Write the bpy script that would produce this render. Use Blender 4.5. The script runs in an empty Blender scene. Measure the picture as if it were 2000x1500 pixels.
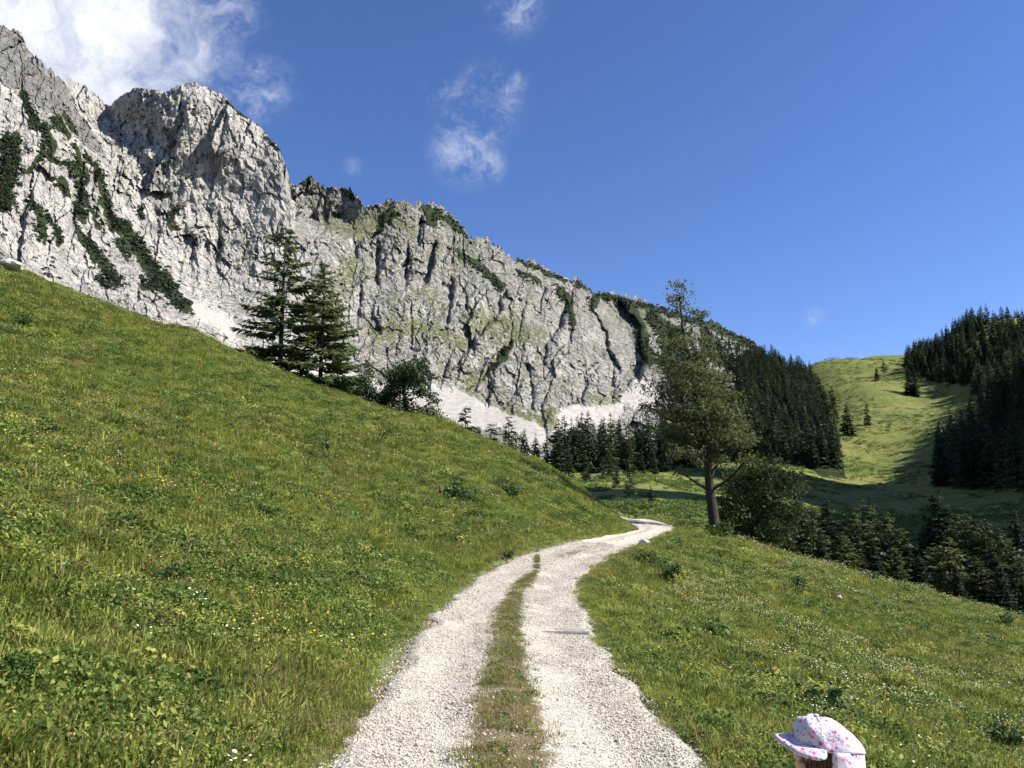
import bpy, bmesh, math, random
import numpy as np
from mathutils import Vector, Matrix
R = math.radians
rng = np.random.default_rng(7)
random.seed(7)
scene = bpy.context.scene
COL = scene.collection

# ------------------------------------------------------------------ camera, sky, sun, exposure
CAMZ = 1.6
F = 1570.0                       # focal length in photo pixels (2000 x 1500)
PITCH = math.atan(260.0 / F)
cam_d = bpy.data.cameras.new('camera'); cam = bpy.data.objects.new('camera', cam_d); COL.objects.link(cam)
cam_d.sensor_width = 36.0; cam_d.lens = F / 2000 * 36.0
cam_d.clip_start = 0.05; cam_d.clip_end = 20000
cam.location = (0, 0, CAMZ); cam.rotation_euler = (math.pi / 2 + PITCH, 0, 0)
scene.camera = cam
SUN_EL, SUN_AZ = R(41), R(97)    # azimuth clockwise from +Y: the sun stands on the right
SUN_DIR = Vector((math.sin(SUN_AZ) * math.cos(SUN_EL), math.cos(SUN_AZ) * math.cos(SUN_EL), math.sin(SUN_EL)))
world = bpy.data.worlds.new('World'); scene.world = world; world.use_nodes = True
sun_d = bpy.data.lights.new('sun', 'SUN'); sun_d.energy = 5.0; sun_d.angle = R(0.5); sun_d.color = (1.0, 0.94, 0.84)
sun = bpy.data.objects.new('sun', sun_d); COL.objects.link(sun); sun.location = (60, -10, 80)
sun.rotation_euler = SUN_DIR.to_track_quat('Z', 'Y').to_euler()
vs = scene.view_settings
vs.view_transform = 'Standard'; vs.look = 'None'; vs.gamma = 1.0; vs.use_curve_mapping = False; vs.exposure = 1.03
scene.cycles.max_bounces = 3; scene.cycles.diffuse_bounces = 2; scene.cycles.transmission_bounces = 2
scene.cycles.transparent_max_bounces = 4; scene.cycles.use_adaptive_sampling = True; scene.cycles.adaptive_threshold = 0.03

def ray(px, py):
    """world direction of a photo pixel, scaled so that y = 1"""
    a = (np.asarray(px, float) - 1000) / F; v = (750 - np.asarray(py, float)) / F
    dy = math.cos(PITCH) - v * math.sin(PITCH); dz = math.sin(PITCH) + v * math.cos(PITCH)
    return a / dy, dz / dy
def P(px, py, Y):
    rx, rz = ray(px, py); Y = np.asarray(Y, float)
    return rx * Y, Y + 0 * rx, CAMZ + rz * Y
def project(x, y, z):
    cy, sy = math.cos(PITCH), math.sin(PITCH)
    dep = y * cy + (z - CAMZ) * sy; up = -y * sy + (z - CAMZ) * cy
    return 1000 + F * x / dep, 750 - F * up / dep

class NT:
    """small helper to write node trees"""
    def __init__(s, tree): s.t = tree; tree.nodes.clear()
    def n(s, typ, ins=None, **kw):
        nd = s.t.nodes.new(typ)
        for k, v in kw.items(): setattr(nd, k, v)
        for k, v in (ins or {}).items():
            sock = nd.inputs[k]
            if isinstance(v, bpy.types.NodeSocket): s.t.links.new(v, sock)
            else: sock.default_value = v
        return nd
    def math(s, op, a, b=0.5, c=0.0, clamp=False):
        return s.n('ShaderNodeMath', {0: a, 1: b, 2: c}, operation=op, use_clamp=clamp).outputs[0]
    def mix(s, f, a, b, blend='MIX'):
        c = lambda v: v if isinstance(v, bpy.types.NodeSocket) else (*v, 1) if len(v) == 3 else v
        return s.n('ShaderNodeMix', {0: f, 6: c(a), 7: c(b)}, data_type='RGBA', blend_type=blend).outputs[2]
    def noise(s, vec, scale, detail=4, rough=0.6, col=False, dist=0.0):
        nd = s.n('ShaderNodeTexNoise', {'Vector': vec, 'Scale': scale, 'Detail': detail, 'Roughness': rough, 'Distortion': dist})
        return nd.outputs[1 if col else 0]
    def ramp(s, f, stops, interp='LINEAR'):
        nd = s.n('ShaderNodeValToRGB', {0: f}); cr = nd.color_ramp; cr.interpolation = interp
        while len(cr.elements) < len(stops): cr.elements.new(0.5)
        for e, (p, c) in zip(cr.elements, stops):
            e.position = p; e.color = (c, c, c, 1) if isinstance(c, (int, float)) else (*c, 1)
        return nd.outputs[0]
    def smooth(s, v, a, b):
        return s.n('ShaderNodeMapRange', {0: v, 1: a, 2: b}, interpolation_type='SMOOTHSTEP').outputs[0]

# sky: Nishita with a few clouds placed by direction
w = NT(world.node_tree)
sky = w.n('ShaderNodeTexSky', sky_type='NISHITA', sun_disc=False, sun_elevation=SUN_EL, sun_rotation=SUN_AZ,
          altitude=1500.0, air_density=1.0, dust_density=0.25, ozone_density=3.6)
gd = w.n('ShaderNodeTexCoord').outputs['Generated']
def cloud_mask(px, py, rad, inner):
    rx, rz = ray(px, py); v = Vector((float(rx), 1, float(rz))).normalized()
    d = w.n('ShaderNodeVectorMath', {0: gd, 1: v}, operation='DISTANCE').outputs['Value']
    return w.smooth(d, rad, inner)
warp = w.n('ShaderNodeVectorMath', {0: w.noise(gd, 9, 4, 0.6, col=True), 1: (0.5, 0.5, 0.5)}, operation='SUBTRACT').outputs[0]
gw = w.n('ShaderNodeVectorMath', {0: warp, 1: (0.13, 0.13, 0.13), 2: gd}, operation='MULTIPLY_ADD').outputs[0]
fine = w.noise(w.n('ShaderNodeVectorMath', {0: warp, 1: (0.22, 0.22, 0.22), 2: gd}, operation='MULTIPLY_ADD').outputs[0], 16, 9, 0.66)
big = w.noise(gw, 9, 9, 0.62)
m1 = w.math('MAXIMUM', cloud_mask(-120, -60, 0.26, 0.13), cloud_mask(235, 175, 0.05, 0.0))
for a in ((110, 50, 0.12, 0.03), (-500, 60, 0.45, 0.2), (-900, -200, 0.6, 0.3)): m1 = w.math('MAXIMUM', m1, cloud_mask(*a))
c1 = w.math('MULTIPLY', w.smooth(w.math('ADD', w.math('MULTIPLY', m1, 0.66), w.math('MULTIPLY', big, 1.25)), 0.74, 1.36), w.smooth(m1, 0.0, 0.25))
m2 = None
for a in ((410, 30, 0.085, 0.0, 1.0), (500, 170, 0.06, 0.0, 1.0), (1010, 15, 0.05, 0.0, 1.0), (935, 215, 0.075, 0.0, 1.0), (905, 300, 0.06, 0, 1.0),
          (855, 175, 0.025, 0, .9), (965, 195, 0.05, 0, 1.0), (900, 240, 0.05, 0, .9), (945, 320, 0.04, 0, .9), (1010, 160, 0.022, 0, .7), (960, 140, 0.03, 0, .6), (330, 130, .05, 0, .6), (1590, 620, .02, 0, .6), (690, 325, .02, 0, .5), (1980, 620, .03, 0, .6)):
    q = w.math('MULTIPLY', cloud_mask(*a[:4]), a[4]); m2 = q if m2 is None else w.math('MAXIMUM', m2, q)
c2 = w.math('MULTIPLY', w.smooth(fine, 0.40, 0.78), w.smooth(m2, 0.0, 0.9))
cl = w.math('MAXIMUM', c1, w.math('MULTIPLY', c2, 0.40), clamp=True)
skc = w.mix(1.0, w.n('ShaderNodeHueSaturation', {'Saturation': 1.12, 'Value': 1.0, 'Color': sky.outputs[0]}).outputs[0], (0.76, 0.70, 0.83), 'MULTIPLY')
skyc = w.mix(cl, skc, w.mix(w.smooth(fine, 0.35, 0.65), (4.0, 4.2, 4.7), (5.2, 5.3, 5.5)))
bg = w.n('ShaderNodeBackground', {'Color': skyc, 'Strength': 0.105})
w.n('ShaderNodeOutputWorld', {'Surface': bg.outputs[0]})

# ------------------------------------------------------------------ numpy noise
def _hash(ix, iy, seed):
    h = (ix.astype(np.int64) * 374761393 + iy.astype(np.int64) * 668265263 + seed * 1442695041) & 0xffffffff
    h = ((h ^ (h >> 13)) * 1274126177) & 0xffffffff
    return ((h ^ (h >> 16)) & 0xffff) / 65535.0
def vnoise(x, y, seed=0):
    ix = np.floor(x); iy = np.floor(y); fx = x - ix; fy = y - iy
    fx = fx * fx * fx * (fx * (fx * 6 - 15) + 10); fy = fy * fy * fy * (fy * (fy * 6 - 15) + 10)
    a = _hash(ix, iy, seed); b = _hash(ix + 1, iy, seed); c = _hash(ix, iy + 1, seed); d = _hash(ix + 1, iy + 1, seed)
    return (a + (b - a) * fx) * (1 - fy) + (c + (d - c) * fx) * fy
def fbm(x, y, oct=4, seed=0, gain=0.5, lac=2.03):
    s = 0; a = 1; t = 0
    for i in range(oct):
        s = s + a * vnoise(x, y, seed + i * 17); t += a; a *= gain; x = x * lac + 13.7; y = y * lac + 7.1
    return s / t
def ridged(x, y, oct=4, seed=0, gain=0.5):
    s = 0; a = 1; t = 0
    for i in range(oct):
        s = s + a * (1 - np.abs(2 * vnoise(x, y, seed + i * 31) - 1)); t += a; a *= gain; x = x * 2.07 + 3.1; y = y * 2.07 + 9.2
    return s / t
def sstep(v, a, b):
    t = np.clip((v - a) / (b - a), 0, 1); return t * t * (3 - 2 * t)
def tps(pts, vals, lam=1e-3):
    pts = np.asarray(pts, float); vals = np.asarray(vals, float); n = len(pts)
    def K(A, B):
        r2 = ((A[:, None, :] - B[None]) ** 2).sum(2); return 0.5 * r2 * np.log(r2 + 1e-12)
    M = np.zeros((n + 3, n + 3)); M[:n, :n] = K(pts, pts) + lam * np.eye(n)
    M[:n, n] = 1; M[:n, n + 1:] = pts; M[n:, :n] = M[:n, n:].T
    sol = np.linalg.solve(M, np.concatenate([vals, np.zeros(3)]))
    def ev(a, b):
        sh = np.shape(a); Q = np.stack([np.ravel(a), np.ravel(b)], 1); out = np.empty(len(Q))
        for i in range(0, len(Q), 20000):
            q = Q[i:i + 20000]; out[i:i + 20000] = K(q, pts) @ sol[:n] + sol[n] + q @ sol[n + 1:]
        return out.reshape(sh)
    return ev

# ------------------------------------------------------------------ objects and materials helpers
def tag(o, label=None, cat=None, group=None, kind=None):
    for k, v in (('label', label), ('category', cat), ('group', group), ('kind', kind)):
        if v: o[k] = v
    return o
def mesh_np(name, V, faces, mat=None, smooth=False, attrs=None):
    """V (n,3); faces: list of (m,k) int arrays"""
    me = bpy.data.meshes.new(name)
    V = np.asarray(V, np.float32); me.vertices.add(len(V)); me.vertices.foreach_set('co', V.ravel())
    faces = [np.asarray(f, np.int32) for f in (faces if isinstance(faces, list) else [faces]) if len(f)]
    me.loops.add(sum(f.size for f in faces)); me.polygons.add(sum(len(f) for f in faces))
    me.loops.foreach_set('vertex_index', np.concatenate([f.ravel() for f in faces]))
    ls = []; st = 0
    for f in faces: ls.append(st + np.arange(len(f)) * f.shape[1]); st += f.size
    me.polygons.foreach_set('loop_start', np.concatenate(ls).astype(np.int32))
    me.polygons.foreach_set('use_smooth', np.full(len(me.polygons), smooth))
    for k, (typ, dom, arr) in (attrs or {}).items():
        at = me.attributes.new(k, typ, dom)
        at.data.foreach_set({'FLOAT': 'value', 'INT': 'value', 'FLOAT_COLOR': 'color', 'FLOAT_VECTOR': 'vector'}[typ], np.asarray(arr).ravel())
    me.update(calc_edges=True); me.validate()
    if mat: me.materials.append(mat)
    return me
def obj(name, me, parent=None, link=True):
    o = bpy.data.objects.new(name, me)
    if link: COL.objects.link(o)
    if parent: o.parent = parent
    return o
def grid_faces(nr, nc):
    i = np.arange(nr - 1)[:, None] * nc + np.arange(nc - 1)[None]
    return np.stack([i, i + 1, i + nc + 1, i + nc], -1).reshape(-1, 4)
MATS = {}
def material(name, build):
    m = bpy.data.materials.new(name); m.use_nodes = True; t = NT(m.node_tree)
    sh = build(t); out = t.n('ShaderNodeOutputMaterial', {'Surface': sh}); MATS[name] = m; return m
def bsdf(t, col, rough=0.8, normal=None, spec=0.25, **kw):
    ins = {'Base Color': col if isinstance(col, bpy.types.NodeSocket) else (*col, 1), 'Roughness': rough, 'Specular IOR Level': spec}
    if normal is not None: ins['Normal'] = normal
    ins.update(kw)
    return t.n('ShaderNodeBsdfPrincipled', ins).outputs[0]
def bump(t, h, strength, dist): return t.n('ShaderNodeBump', {'Height': h, 'Strength': strength, 'Distance': dist}).outputs[0]
def pos(t): return t.n('ShaderNodeNewGeometry').outputs['Position']
def foliage(name, c1, c2, c3, patch=0.35, trans=0.35, extra=None, vary=0.5):
    """leaf material: per-instance and per-place variation, light passing through"""
    def b(t):
        p = pos(t); rnd = t.n('ShaderNodeObjectInfo').outputs['Random']
        n1 = t.smooth(t.noise(p, patch, 2, 0.6), 0.36, 0.64)
        c = t.mix(n1, c1, c2)
        n2 = t.math('ADD', t.math('MULTIPLY', t.noise(p, patch * 6.0, 1), 0.6), t.math('MULTIPLY', rnd, 0.4))
        c = t.mix(t.smooth(n2, 0.42, 0.68), c, c3)
        v = t.math('MULTIPLY_ADD', rnd, vary, 1.0 - vary * 0.5)
        c = t.n('ShaderNodeHueSaturation', {'Color': c, 'Value': v}).outputs[0]
        if extra: c = extra(t, c, p)
        d = bsdf(t, c, 0.6, spec=0.2)
        tr = t.n('ShaderNodeBsdfTranslucent', {'Color': c}).outputs[0]
        return t.n('ShaderNodeMixShader', {0: trans, 1: d, 2: tr}).outputs[0]
    return material(name, b)
foliage('grass', (0.225, 0.262, 0.050), (0.135, 0.195, 0.036), (0.280, 0.290, 0.072), 0.6, 0.42, vary=1.0)
foliage('dry_grass', (0.30, 0.26, 0.11), (0.22, 0.21, 0.07), (0.26, 0.19, 0.09), 0.8)
foliage('herb', (0.125, 0.195, 0.042), (0.180, 0.235, 0.052), (0.060, 0.112, 0.026), 0.8, vary=1.1)
foliage('weed', (0.034, 0.075, 0.020), (0.050, 0.095, 0.026), (0.030, 0.060, 0.020), 1.5, 0.25)
foliage('fern', (0.085, 0.150, 0.030), (0.060, 0.125, 0.024), (0.100, 0.160, 0.040), 1.5, 0.35)
foliage('olive_leaves', (0.070, 0.094, 0.029), (0.050, 0.072, 0.023), (0.098, 0.112, 0.043), 1.0, 0.40)
foliage('leafy_green', (0.036, 0.068, 0.020), (0.050, 0.080, 0.024), (0.030, 0.052, 0.018), 0.7, 0.3)
foliage('larch_needles', (0.082, 0.112, 0.038), (0.064, 0.090, 0.030), (0.104, 0.128, 0.048), 0.6, 0.35)
foliage('spruce_needles', (0.026, 0.045, 0.019), (0.036, 0.056, 0.023), (0.020, 0.034, 0.016), 0.5, 0.2)
foliage('far_spruce', (0.028, 0.046, 0.023), (0.038, 0.060, 0.026), (0.052, 0.070, 0.030), 0.06, 0.15, vary=0.9)
foliage('far_larch', (0.036, 0.056, 0.022), (0.030, 0.046, 0.020), (0.046, 0.064, 0.026), 0.06, 0.15)
foliage('mugo', (0.022, 0.036, 0.016), (0.030, 0.046, 0.019), (0.018, 0.030, 0.014), 0.05, 0.1)
def _bark(t):
    n = t.noise(t.n('ShaderNodeMapping', {'Vector': pos(t), 'Scale': (8, 8, 2)}).outputs[0], 3, 5, 0.7)
    return bsdf(t, t.ramp(n, [(0.3, (0.022, 0.018, 0.014)), (0.7, (0.060, 0.050, 0.040))]), 0.9, bump(t, n, 0.8, 0.05))
material('bark', _bark)
def solid(name, c, rough=0.7, var=0.15, scale=30, **kw):
    def b(t):
        n = t.noise(pos(t), scale, 4)
        return bsdf(t, t.mix(n, [x * (1 - var) for x in c], [min(1, x * (1 + var)) for x in c]), rough, bump(t, n, 0.2, 0.004), **kw)
    return material(name, b)
solid('petal_white', (0.78, 0.76, 0.62)); solid('petal_cream', (0.62, 0.58, 0.34)); solid('petal_yellow', (0.75, 0.50, 0.03)); solid('petal_orange', (0.62, 0.24, 0.03))
def _stone(t):
    p = pos(t); n = t.noise(p, 6, 6, 0.65); rnd = t.n('ShaderNodeObjectInfo').outputs['Random']
    c = t.ramp(n, [(0.25, (0.26, 0.25, 0.23)), (0.55, (0.50, 0.48, 0.44)), (0.8, (0.62, 0.60, 0.56))])
    return bsdf(t, c, 0.85, bump(t, n, 0.6, 0.03))
material('limestone', _stone)
def _gravel(t):
    rnd = t.n('ShaderNodeObjectInfo').outputs['Random']
    c = t.ramp(rnd, [(0.0, (0.20, 0.185, 0.16)), (0.12, (0.32, 0.295, 0.26)), (0.4, (0.48, 0.438, 0.368)), (0.8, (0.56, 0.515, 0.435)), (1.0, (0.46, 0.39, 0.34))])
    n = t.noise(pos(t), 60, 3)
    c = t.n('ShaderNodeHueSaturation', {'Color': c, 'Value': t.math('MULTIPLY_ADD', n, 0.4, 0.8)}).outputs[0]
    return bsdf(t, c, 0.85)
material('gravel', _gravel)
def _path(t):
    p = pos(t)
    v = t.n('ShaderNodeTexVoronoi', {'Vector': p, 'Scale': 34.0}); v2 = t.n('ShaderNodeTexVoronoi', {'Vector': p, 'Scale': 75.0})
    g = t.n('ShaderNodeSeparateColor', {0: v.outputs['Color']}).outputs[0]
    c = t.ramp(g, [(0.0, (0.24, 0.22, 0.19)), (0.25, (0.36, 0.335, 0.295)), (0.7, (0.49, 0.45, 0.38)), (1.0, (0.53, 0.49, 0.42))])
    n = t.noise(p, 0.8, 5, 0.6)
    c = t.mix(t.smooth(n, 0.35, 0.75), c, (0.40, 0.36, 0.30), 'MULTIPLY') if False else t.mix(t.math('MULTIPLY', t.smooth(n, 0.45, 0.8), 0.35), c, (0.42, 0.37, 0.30))
    at = t.n('ShaderNodeAttribute', attribute_name='soil').outputs['Fac']
    ns = t.noise(p, 5, 4, 0.65)
    c = t.mix(t.smooth(t.math('ADD', at, t.math('MULTIPLY', t.math('SUBTRACT', ns, 0.5), 0.9)), 0.42, 0.60), c, t.ramp(ns, [(0.3, (0.085, 0.065, 0.035)), (0.7, (0.20, 0.165, 0.09))]))
    h = t.math('ADD', v.outputs['Distance'], t.math('MULTIPLY', v2.outputs['Distance'], 0.5))
    return bsdf(t, c, 0.9, t.n('ShaderNodeBump', {'Height': h, 'Strength': 0.7, 'Distance': 0.02}, invert=True).outputs[0])
material('path_gravel', _path)
def _ground(t):
    p = pos(t)
    at = t.n('ShaderNodeSeparateColor', {0: t.n('ShaderNodeAttribute', attribute_name='mask').outputs['Color']})
    far, dirt = at.outputs[0], at.outputs[1]
    n1 = t.noise(p, 0.35, 5, 0.65); n2 = t.noise(p, 5, 5, 0.7)
    near = t.mix(t.smooth(n1, 0.35, 0.65), (0.125, 0.150, 0.036), (0.080, 0.112, 0.026))
    near = t.mix(t.smooth(n2, 0.35, 0.75), near, (0.050, 0.058, 0.018))
    near = t.mix(t.smooth(t.math('ADD', dirt, t.math('MULTIPLY', n2, 0.5)), 0.6, 0.9), near, (0.115, 0.080, 0.045))
    f1 = t.noise(p, 0.022, 6, 0.62); f2 = t.noise(p, 0.16, 5, 0.7); f3 = t.noise(p, 0.9, 3, 0.6)
    fc = t.mix(t.smooth(f1, 0.36, 0.62), (0.135, 0.165, 0.040), (0.205, 0.205, 0.062))
    fc = t.mix(t.math('MULTIPLY', t.smooth(f2, 0.50, 0.66), 0.75), fc, (0.085, 0.110, 0.028))
    fc = t.mix(t.math('MULTIPLY', t.smooth(f3, 0.42, 0.66), 0.7), fc, (0.060, 0.080, 0.022))
    zz = t.n('ShaderNodeSeparateXYZ', {0: p}).outputs[2]
    tr = t.math('SINE', t.math('ADD', t.math('MULTIPLY', zz, 1.9), t.math('MULTIPLY', f1, 26.0)))
    fc = t.mix(t.math('MULTIPLY', t.smooth(tr, 0.55, 0.95), t.math('MULTIPLY', t.smooth(f2, 0.40, 0.55), 0.55)), fc, (0.090, 0.105, 0.034))
    c = t.mix(far, near, fc)
    h = t.math('ADD', t.math('MULTIPLY', f2, 3.0), t.math('MULTIPLY', f3, 0.8))
    b1 = t.n('ShaderNodeBump', {'Height': h, 'Strength': t.math('MULTIPLY', far, 0.55), 'Distance': 0.9}).outputs[0]
    b2 = t.n('ShaderNodeBump', {'Height': n2, 'Strength': 0.6, 'Distance': 0.06, 'Normal': b1}).outputs[0]
    return bsdf(t, c, 0.95, b2, spec=0.1)
material('meadow_ground', _ground)
def _rock(t):
    p = pos(t)
    at = t.n('ShaderNodeSeparateColor', {0: t.n('ShaderNodeAttribute', attribute_name='mask').outputs['Color']})
    gr, sc, mu = at.outputs[0], at.outputs[1], at.outputs[2]
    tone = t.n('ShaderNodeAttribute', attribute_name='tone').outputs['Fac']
    pv = t.n('ShaderNodeMapping', {'Vector': p, 'Scale': (1, 1, 0.35)}).outputs[0]
    a = t.noise(pv, 0.05, 8, 0.75); b = t.noise(pv, 0.22, 5, 0.75); g = t.noise(p, 0.24, 5, 0.75)
    c = t.ramp(a, [(0.36, (0.20, 0.195, 0.186)), (0.47, (0.37, 0.357, 0.33)), (0.62, (0.50, 0.482, 0.443))])
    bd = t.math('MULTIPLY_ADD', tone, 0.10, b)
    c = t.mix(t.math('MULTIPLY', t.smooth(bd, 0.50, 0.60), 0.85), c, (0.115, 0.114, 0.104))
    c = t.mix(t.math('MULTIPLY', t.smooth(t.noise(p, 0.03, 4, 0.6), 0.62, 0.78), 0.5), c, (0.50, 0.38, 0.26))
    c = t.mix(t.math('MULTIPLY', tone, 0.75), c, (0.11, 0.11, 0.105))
    wst = t.noise(t.n('ShaderNodeMapping', {'Vector': p, 'Scale': (1, 1, 0.10)}).outputs[0], 0.13, 5, 0.7)
    c = t.mix(t.math('MULTIPLY', t.smooth(wst, 0.52, 0.66), 0.5), c, (0.16, 0.158, 0.155))
    gm = t.smooth(t.math('ADD', gr, t.math('MULTIPLY', t.math('SUBTRACT', g, 0.5), 2.9)), 0.40, 0.66)
    c = t.mix(gm, c, t.mix(b, (0.080, 0.092, 0.034), (0.165, 0.165, 0.075)))
    sn = t.noise(p, 0.22, 6, 0.75)
    scc = t.mix(t.smooth(sn, 0.3, 0.7), (0.27, 0.257, 0.232), (0.42, 0.40, 0.36))
    c = t.mix(t.smooth(t.math('ADD', sc, t.math('MULTIPLY', t.math('SUBTRACT', g, 0.5), 0.7)), 0.45, 0.58), c, scc)
    c = t.mix(t.smooth(t.math('ADD', mu, t.math('MULTIPLY', t.math('SUBTRACT', b, 0.5), 1.6)), 0.45, 0.60), c, (0.030, 0.042, 0.018))
    h = t.math('ADD', t.math('MULTIPLY', a, 4.0), b)
    return bsdf(t, c, 0.92, bump(t, h, t.math('MULTIPLY_ADD', sc, -0.6, 0.75), 3.0), spec=0.1)
material('limestone_cliff', _rock)

# ------------------------------------------------------------------ terrain height
ZR = np.array([[-30, 0], [0, 0], [8, 0], [12, 0.02], [20, 0.26], [30, 0.78], [37, 1.13], [42, 1.33], [46, 1.50], [55, 1.55], [80, 1.2], [200, 1]])
_ys = np.linspace(-30, 200, 921); _z = np.interp(_ys, ZR[:, 0], ZR[:, 1])
for _ in range(3): _z = np.convolve(np.pad(_z, 8, 'edge'), np.ones(17) / 17, 'valid')
def zr(y): return np.interp(y, _ys, _z)
EL = np.array([[1005, 1020], [1013, 1110], [1020, 1185], [1027, 1228], [1034, 1249], [1044, 1210], [1058, 1150], [1073, 1090], [1091, 1030], [1118, 970], [1127, 953], [1148, 925], [1161, 908], [1195, 874], [1230, 836], [1276, 797], [1323, 768], [1374, 736], [1425, 702], [1497, 664]])
ER = np.array([[1005, 1130], [1013, 1255], [1017, 1290], [1022, 1312], [1028, 1322], [1040, 1294], [1061, 1240], [1079, 1197], [1106, 1152], [1133, 1128], [1149, 1128], [1183, 1142], [1234, 1162], [1280, 1195], [1331, 1237], [1382, 1282], [1442, 1344], [1472, 1378], [1500, 1402]])
yy = np.concatenate([np.arange(5.2, 36, 0.25), np.arange(36, 47.6, 0.1)])
_, rowpy = project(0 * yy, yy, zr(yy))
def edge_x(E):
    o = np.argsort(E[:, 0]); px = np.interp(rowpy, E[o, 0], E[o, 1]); rx, _ = ray(px, rowpy); return rx * yy
XL, XR = edge_x(EL), edge_x(ER)
def sm(a, k):
    for _ in range(2): a = np.convolve(np.pad(a, k, 'edge'), np.ones(2 * k + 1) / (2 * k + 1), 'valid')
    return a
XL, XR = sm(XL, 2), sm(XR, 2)
yy = np.concatenate([[-30, 0, 3], yy]); XL = np.concatenate([[-1.15, -1.12, -1.1], XL]); XR = np.concatenate([[1.38, 1.36, 1.33], XR])
# baselines of the banks: the road edges, but going straight on where the road turns off
i36 = np.searchsorted(yy, 37.0)
XLB = XL.copy(); XLB[i36:] = XL[i36] + (yy[i36:] - yy[i36]) * 0.22
i40 = np.searchsorted(yy, 40.0)
XRB = np.maximum.accumulate(XR); XRB[i40:] = XRB[i40] + (yy[i40:] - yy[i40]) * 0.12
def lb(y): return np.where(y > 47.5, XLB[-1] + (y - 47.5) * 0.2, np.interp(y, yy, XLB))
def rb(y): return np.where(y > 47.5, XRB[-1] + (y - 47.5) * 0.12, np.interp(y, yy, XRB))
def sp(v, k): return 0.5 * (v + np.sqrt(v * v + k * k)) - 0.0
SIL = np.array([[-900, 250], [-300, 405], [0, 522], [40, 530], [130, 572], [310, 636], [380, 650], [460, 692], [540, 722], [620, 756], [700, 785], [790, 812], [850, 822], [900, 842], [950, 862], [1000, 884], [1050, 905], [1100, 935], [1150, 968], [1200, 1003], [1230, 1022], [1252, 1034], [1400, 1034]])
GX = np.linspace(-900, 1260, 109); GF = np.ones_like(GX)
def ycrest(px): return np.interp(px, [-900, 0, 540, 800, 1000, 1150, 1250], [40, 45, 49, 50, 46, 42, 39])
def near_raw(x, y, g=True):
    yc = np.maximum(y, 0.8); px = np.clip(1000 + F * (x / yc) * 0.986, -900, 1300)
    dl = lb(y) + 0.05 - x; hl = sp(dl, 0.9) - 0.09 * np.exp(-np.abs(dl))
    a = 0.40 * (np.interp(px, GX, GF) if g else 1)
    left = a * hl * np.where(y < 2, 1.0, 1.0)
    left = 45 * np.tanh(left / 45)
    over = np.maximum(0, y - ycrest(px)); left = left - np.minimum(0.022 * over ** 2, 0.6 * over) * sstep(dl, 0.0, 3.0)
    dr = x - rb(y) - 0.25; hr = sp(dr, 0.8)
    s = 0.30 - 0.02 * np.tanh(dr / 10)
    ov = np.maximum(0, y + 0.25 * x - 46 - 0.0 * x)
    right = -s * hr - np.minimum(0.012 * ov ** 2, 0.30 * ov) * (dr > 0) * np.clip(dr / 4, 0, 1)
    right = 45 * np.tanh(right / 45)
    return zr(y) + left + right
def bumps(x, y):
    off = np.maximum(lb(y) - x, x - rb(y)); k = np.clip((off + 0.0) / 1.6, 0, 1)
    return k * ((fbm(x * 0.5, y * 0.5, 3, 5) - 0.5) * 0.60 + (fbm(x * 2.2, y * 2.2, 3, 9) - 0.5) * 0.24)
# calibrate the bank so that its skyline stands where it should
for it in range(14):
    Yg = np.linspace(6, 60, 160)[:, None]; X = ray(GX, np.interp(GX, SIL[:, 0], SIL[:, 1]))
    h = near_raw(X[0][None] * Yg, Yg + 0 * X[0][None])
    S = ((h - CAMZ) / Yg).max(0); want = X[1]
    base = np.interp(45, ZR[:, 0], ZR[:, 1])
    GF = np.clip(GF * (1 + 0.8 * (want - S) / np.maximum(np.abs(want) + 0.04, 0.05)), 0.4, 2.4); GF = np.convolve(np.pad(GF, 1, 'edge'), [.2, .6, .2], 'valid')
# far valley: control points (photo px, py, distance)
CP = [(1300, 1000, 80), (1200, 1000, 80), (1100, 1000, 90), (1350, 975, 130), (1250, 950, 150), (1330, 935, 210), (1200, 930, 210), (1100, 930, 220), (1000, 930, 230), (1250, 918, 260), (1400, 930, 240),
      (1480, 925, 300), (1560, 918, 350), (1450, 985, 120), (1520, 975, 180), (1600, 925, 370), (1640, 875, 430), (1700, 905, 400), (1790, 888, 400), (1660, 836, 470), (1800, 806, 540), (1890, 775, 590), (1700, 766, 640),
      (1620, 745, 760), (1655, 703, 920), (1740, 697, 900), (1585, 712, 900), (1650, 958, 300), (1750, 975, 260), (1850, 962, 285), (1950, 985, 230), (1990, 1015, 180), (1700, 1012, 190), (1850, 1035, 140),
      (1600, 1035, 120), (1750, 1100, 95), (1900, 1130, 90), (1650, 1120, 75), (1780, 1180, 65), (1990, 1250, 60),
      (1840, 950, 300), (1960, 950, 280), (1925, 862, 380), (2000, 850, 340), (1960, 765, 480), (2060, 730, 430), (1800, 712, 820), (1850, 668, 760), (1905, 640, 720), (1960, 645, 680), (2030, 658, 620), (2200, 690, 560), (2500, 740, 400), (2300, 850, 250), (2400, 1000, 150), (2300, 1150, 90),
      (1840, 752, 660), (1870, 740, 650), (900, 960, 300), (700, 990, 250), (400, 990, 250), (0, 1000, 250), (-500, 1000, 250), (500, 1000, 120), (0, 1000, 110), (-600, 1000, 110), (800, 1000, 110),
      (1000, 935, 420), (1200, 930, 420), (1000, 960, 800), (500, 1000, 700), (-500, 1000, 800), (1250, 940, 700), (1400, 935, 560), (1430, 880, 800), (2000, 672, 900), (2120, 700, 900), (2000, 700, 1150), (1200, 980, 1400), (0, 1000, 1600), (1640, 800, 1600), (1900, 760, 1300), (2400, 700, 1200), (1500, 800, 1000)]
CP = np.array(CP, float); _cx, _cy, _cz = P(CP[:, 0], CP[:, 1], CP[:, 2])
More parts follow.
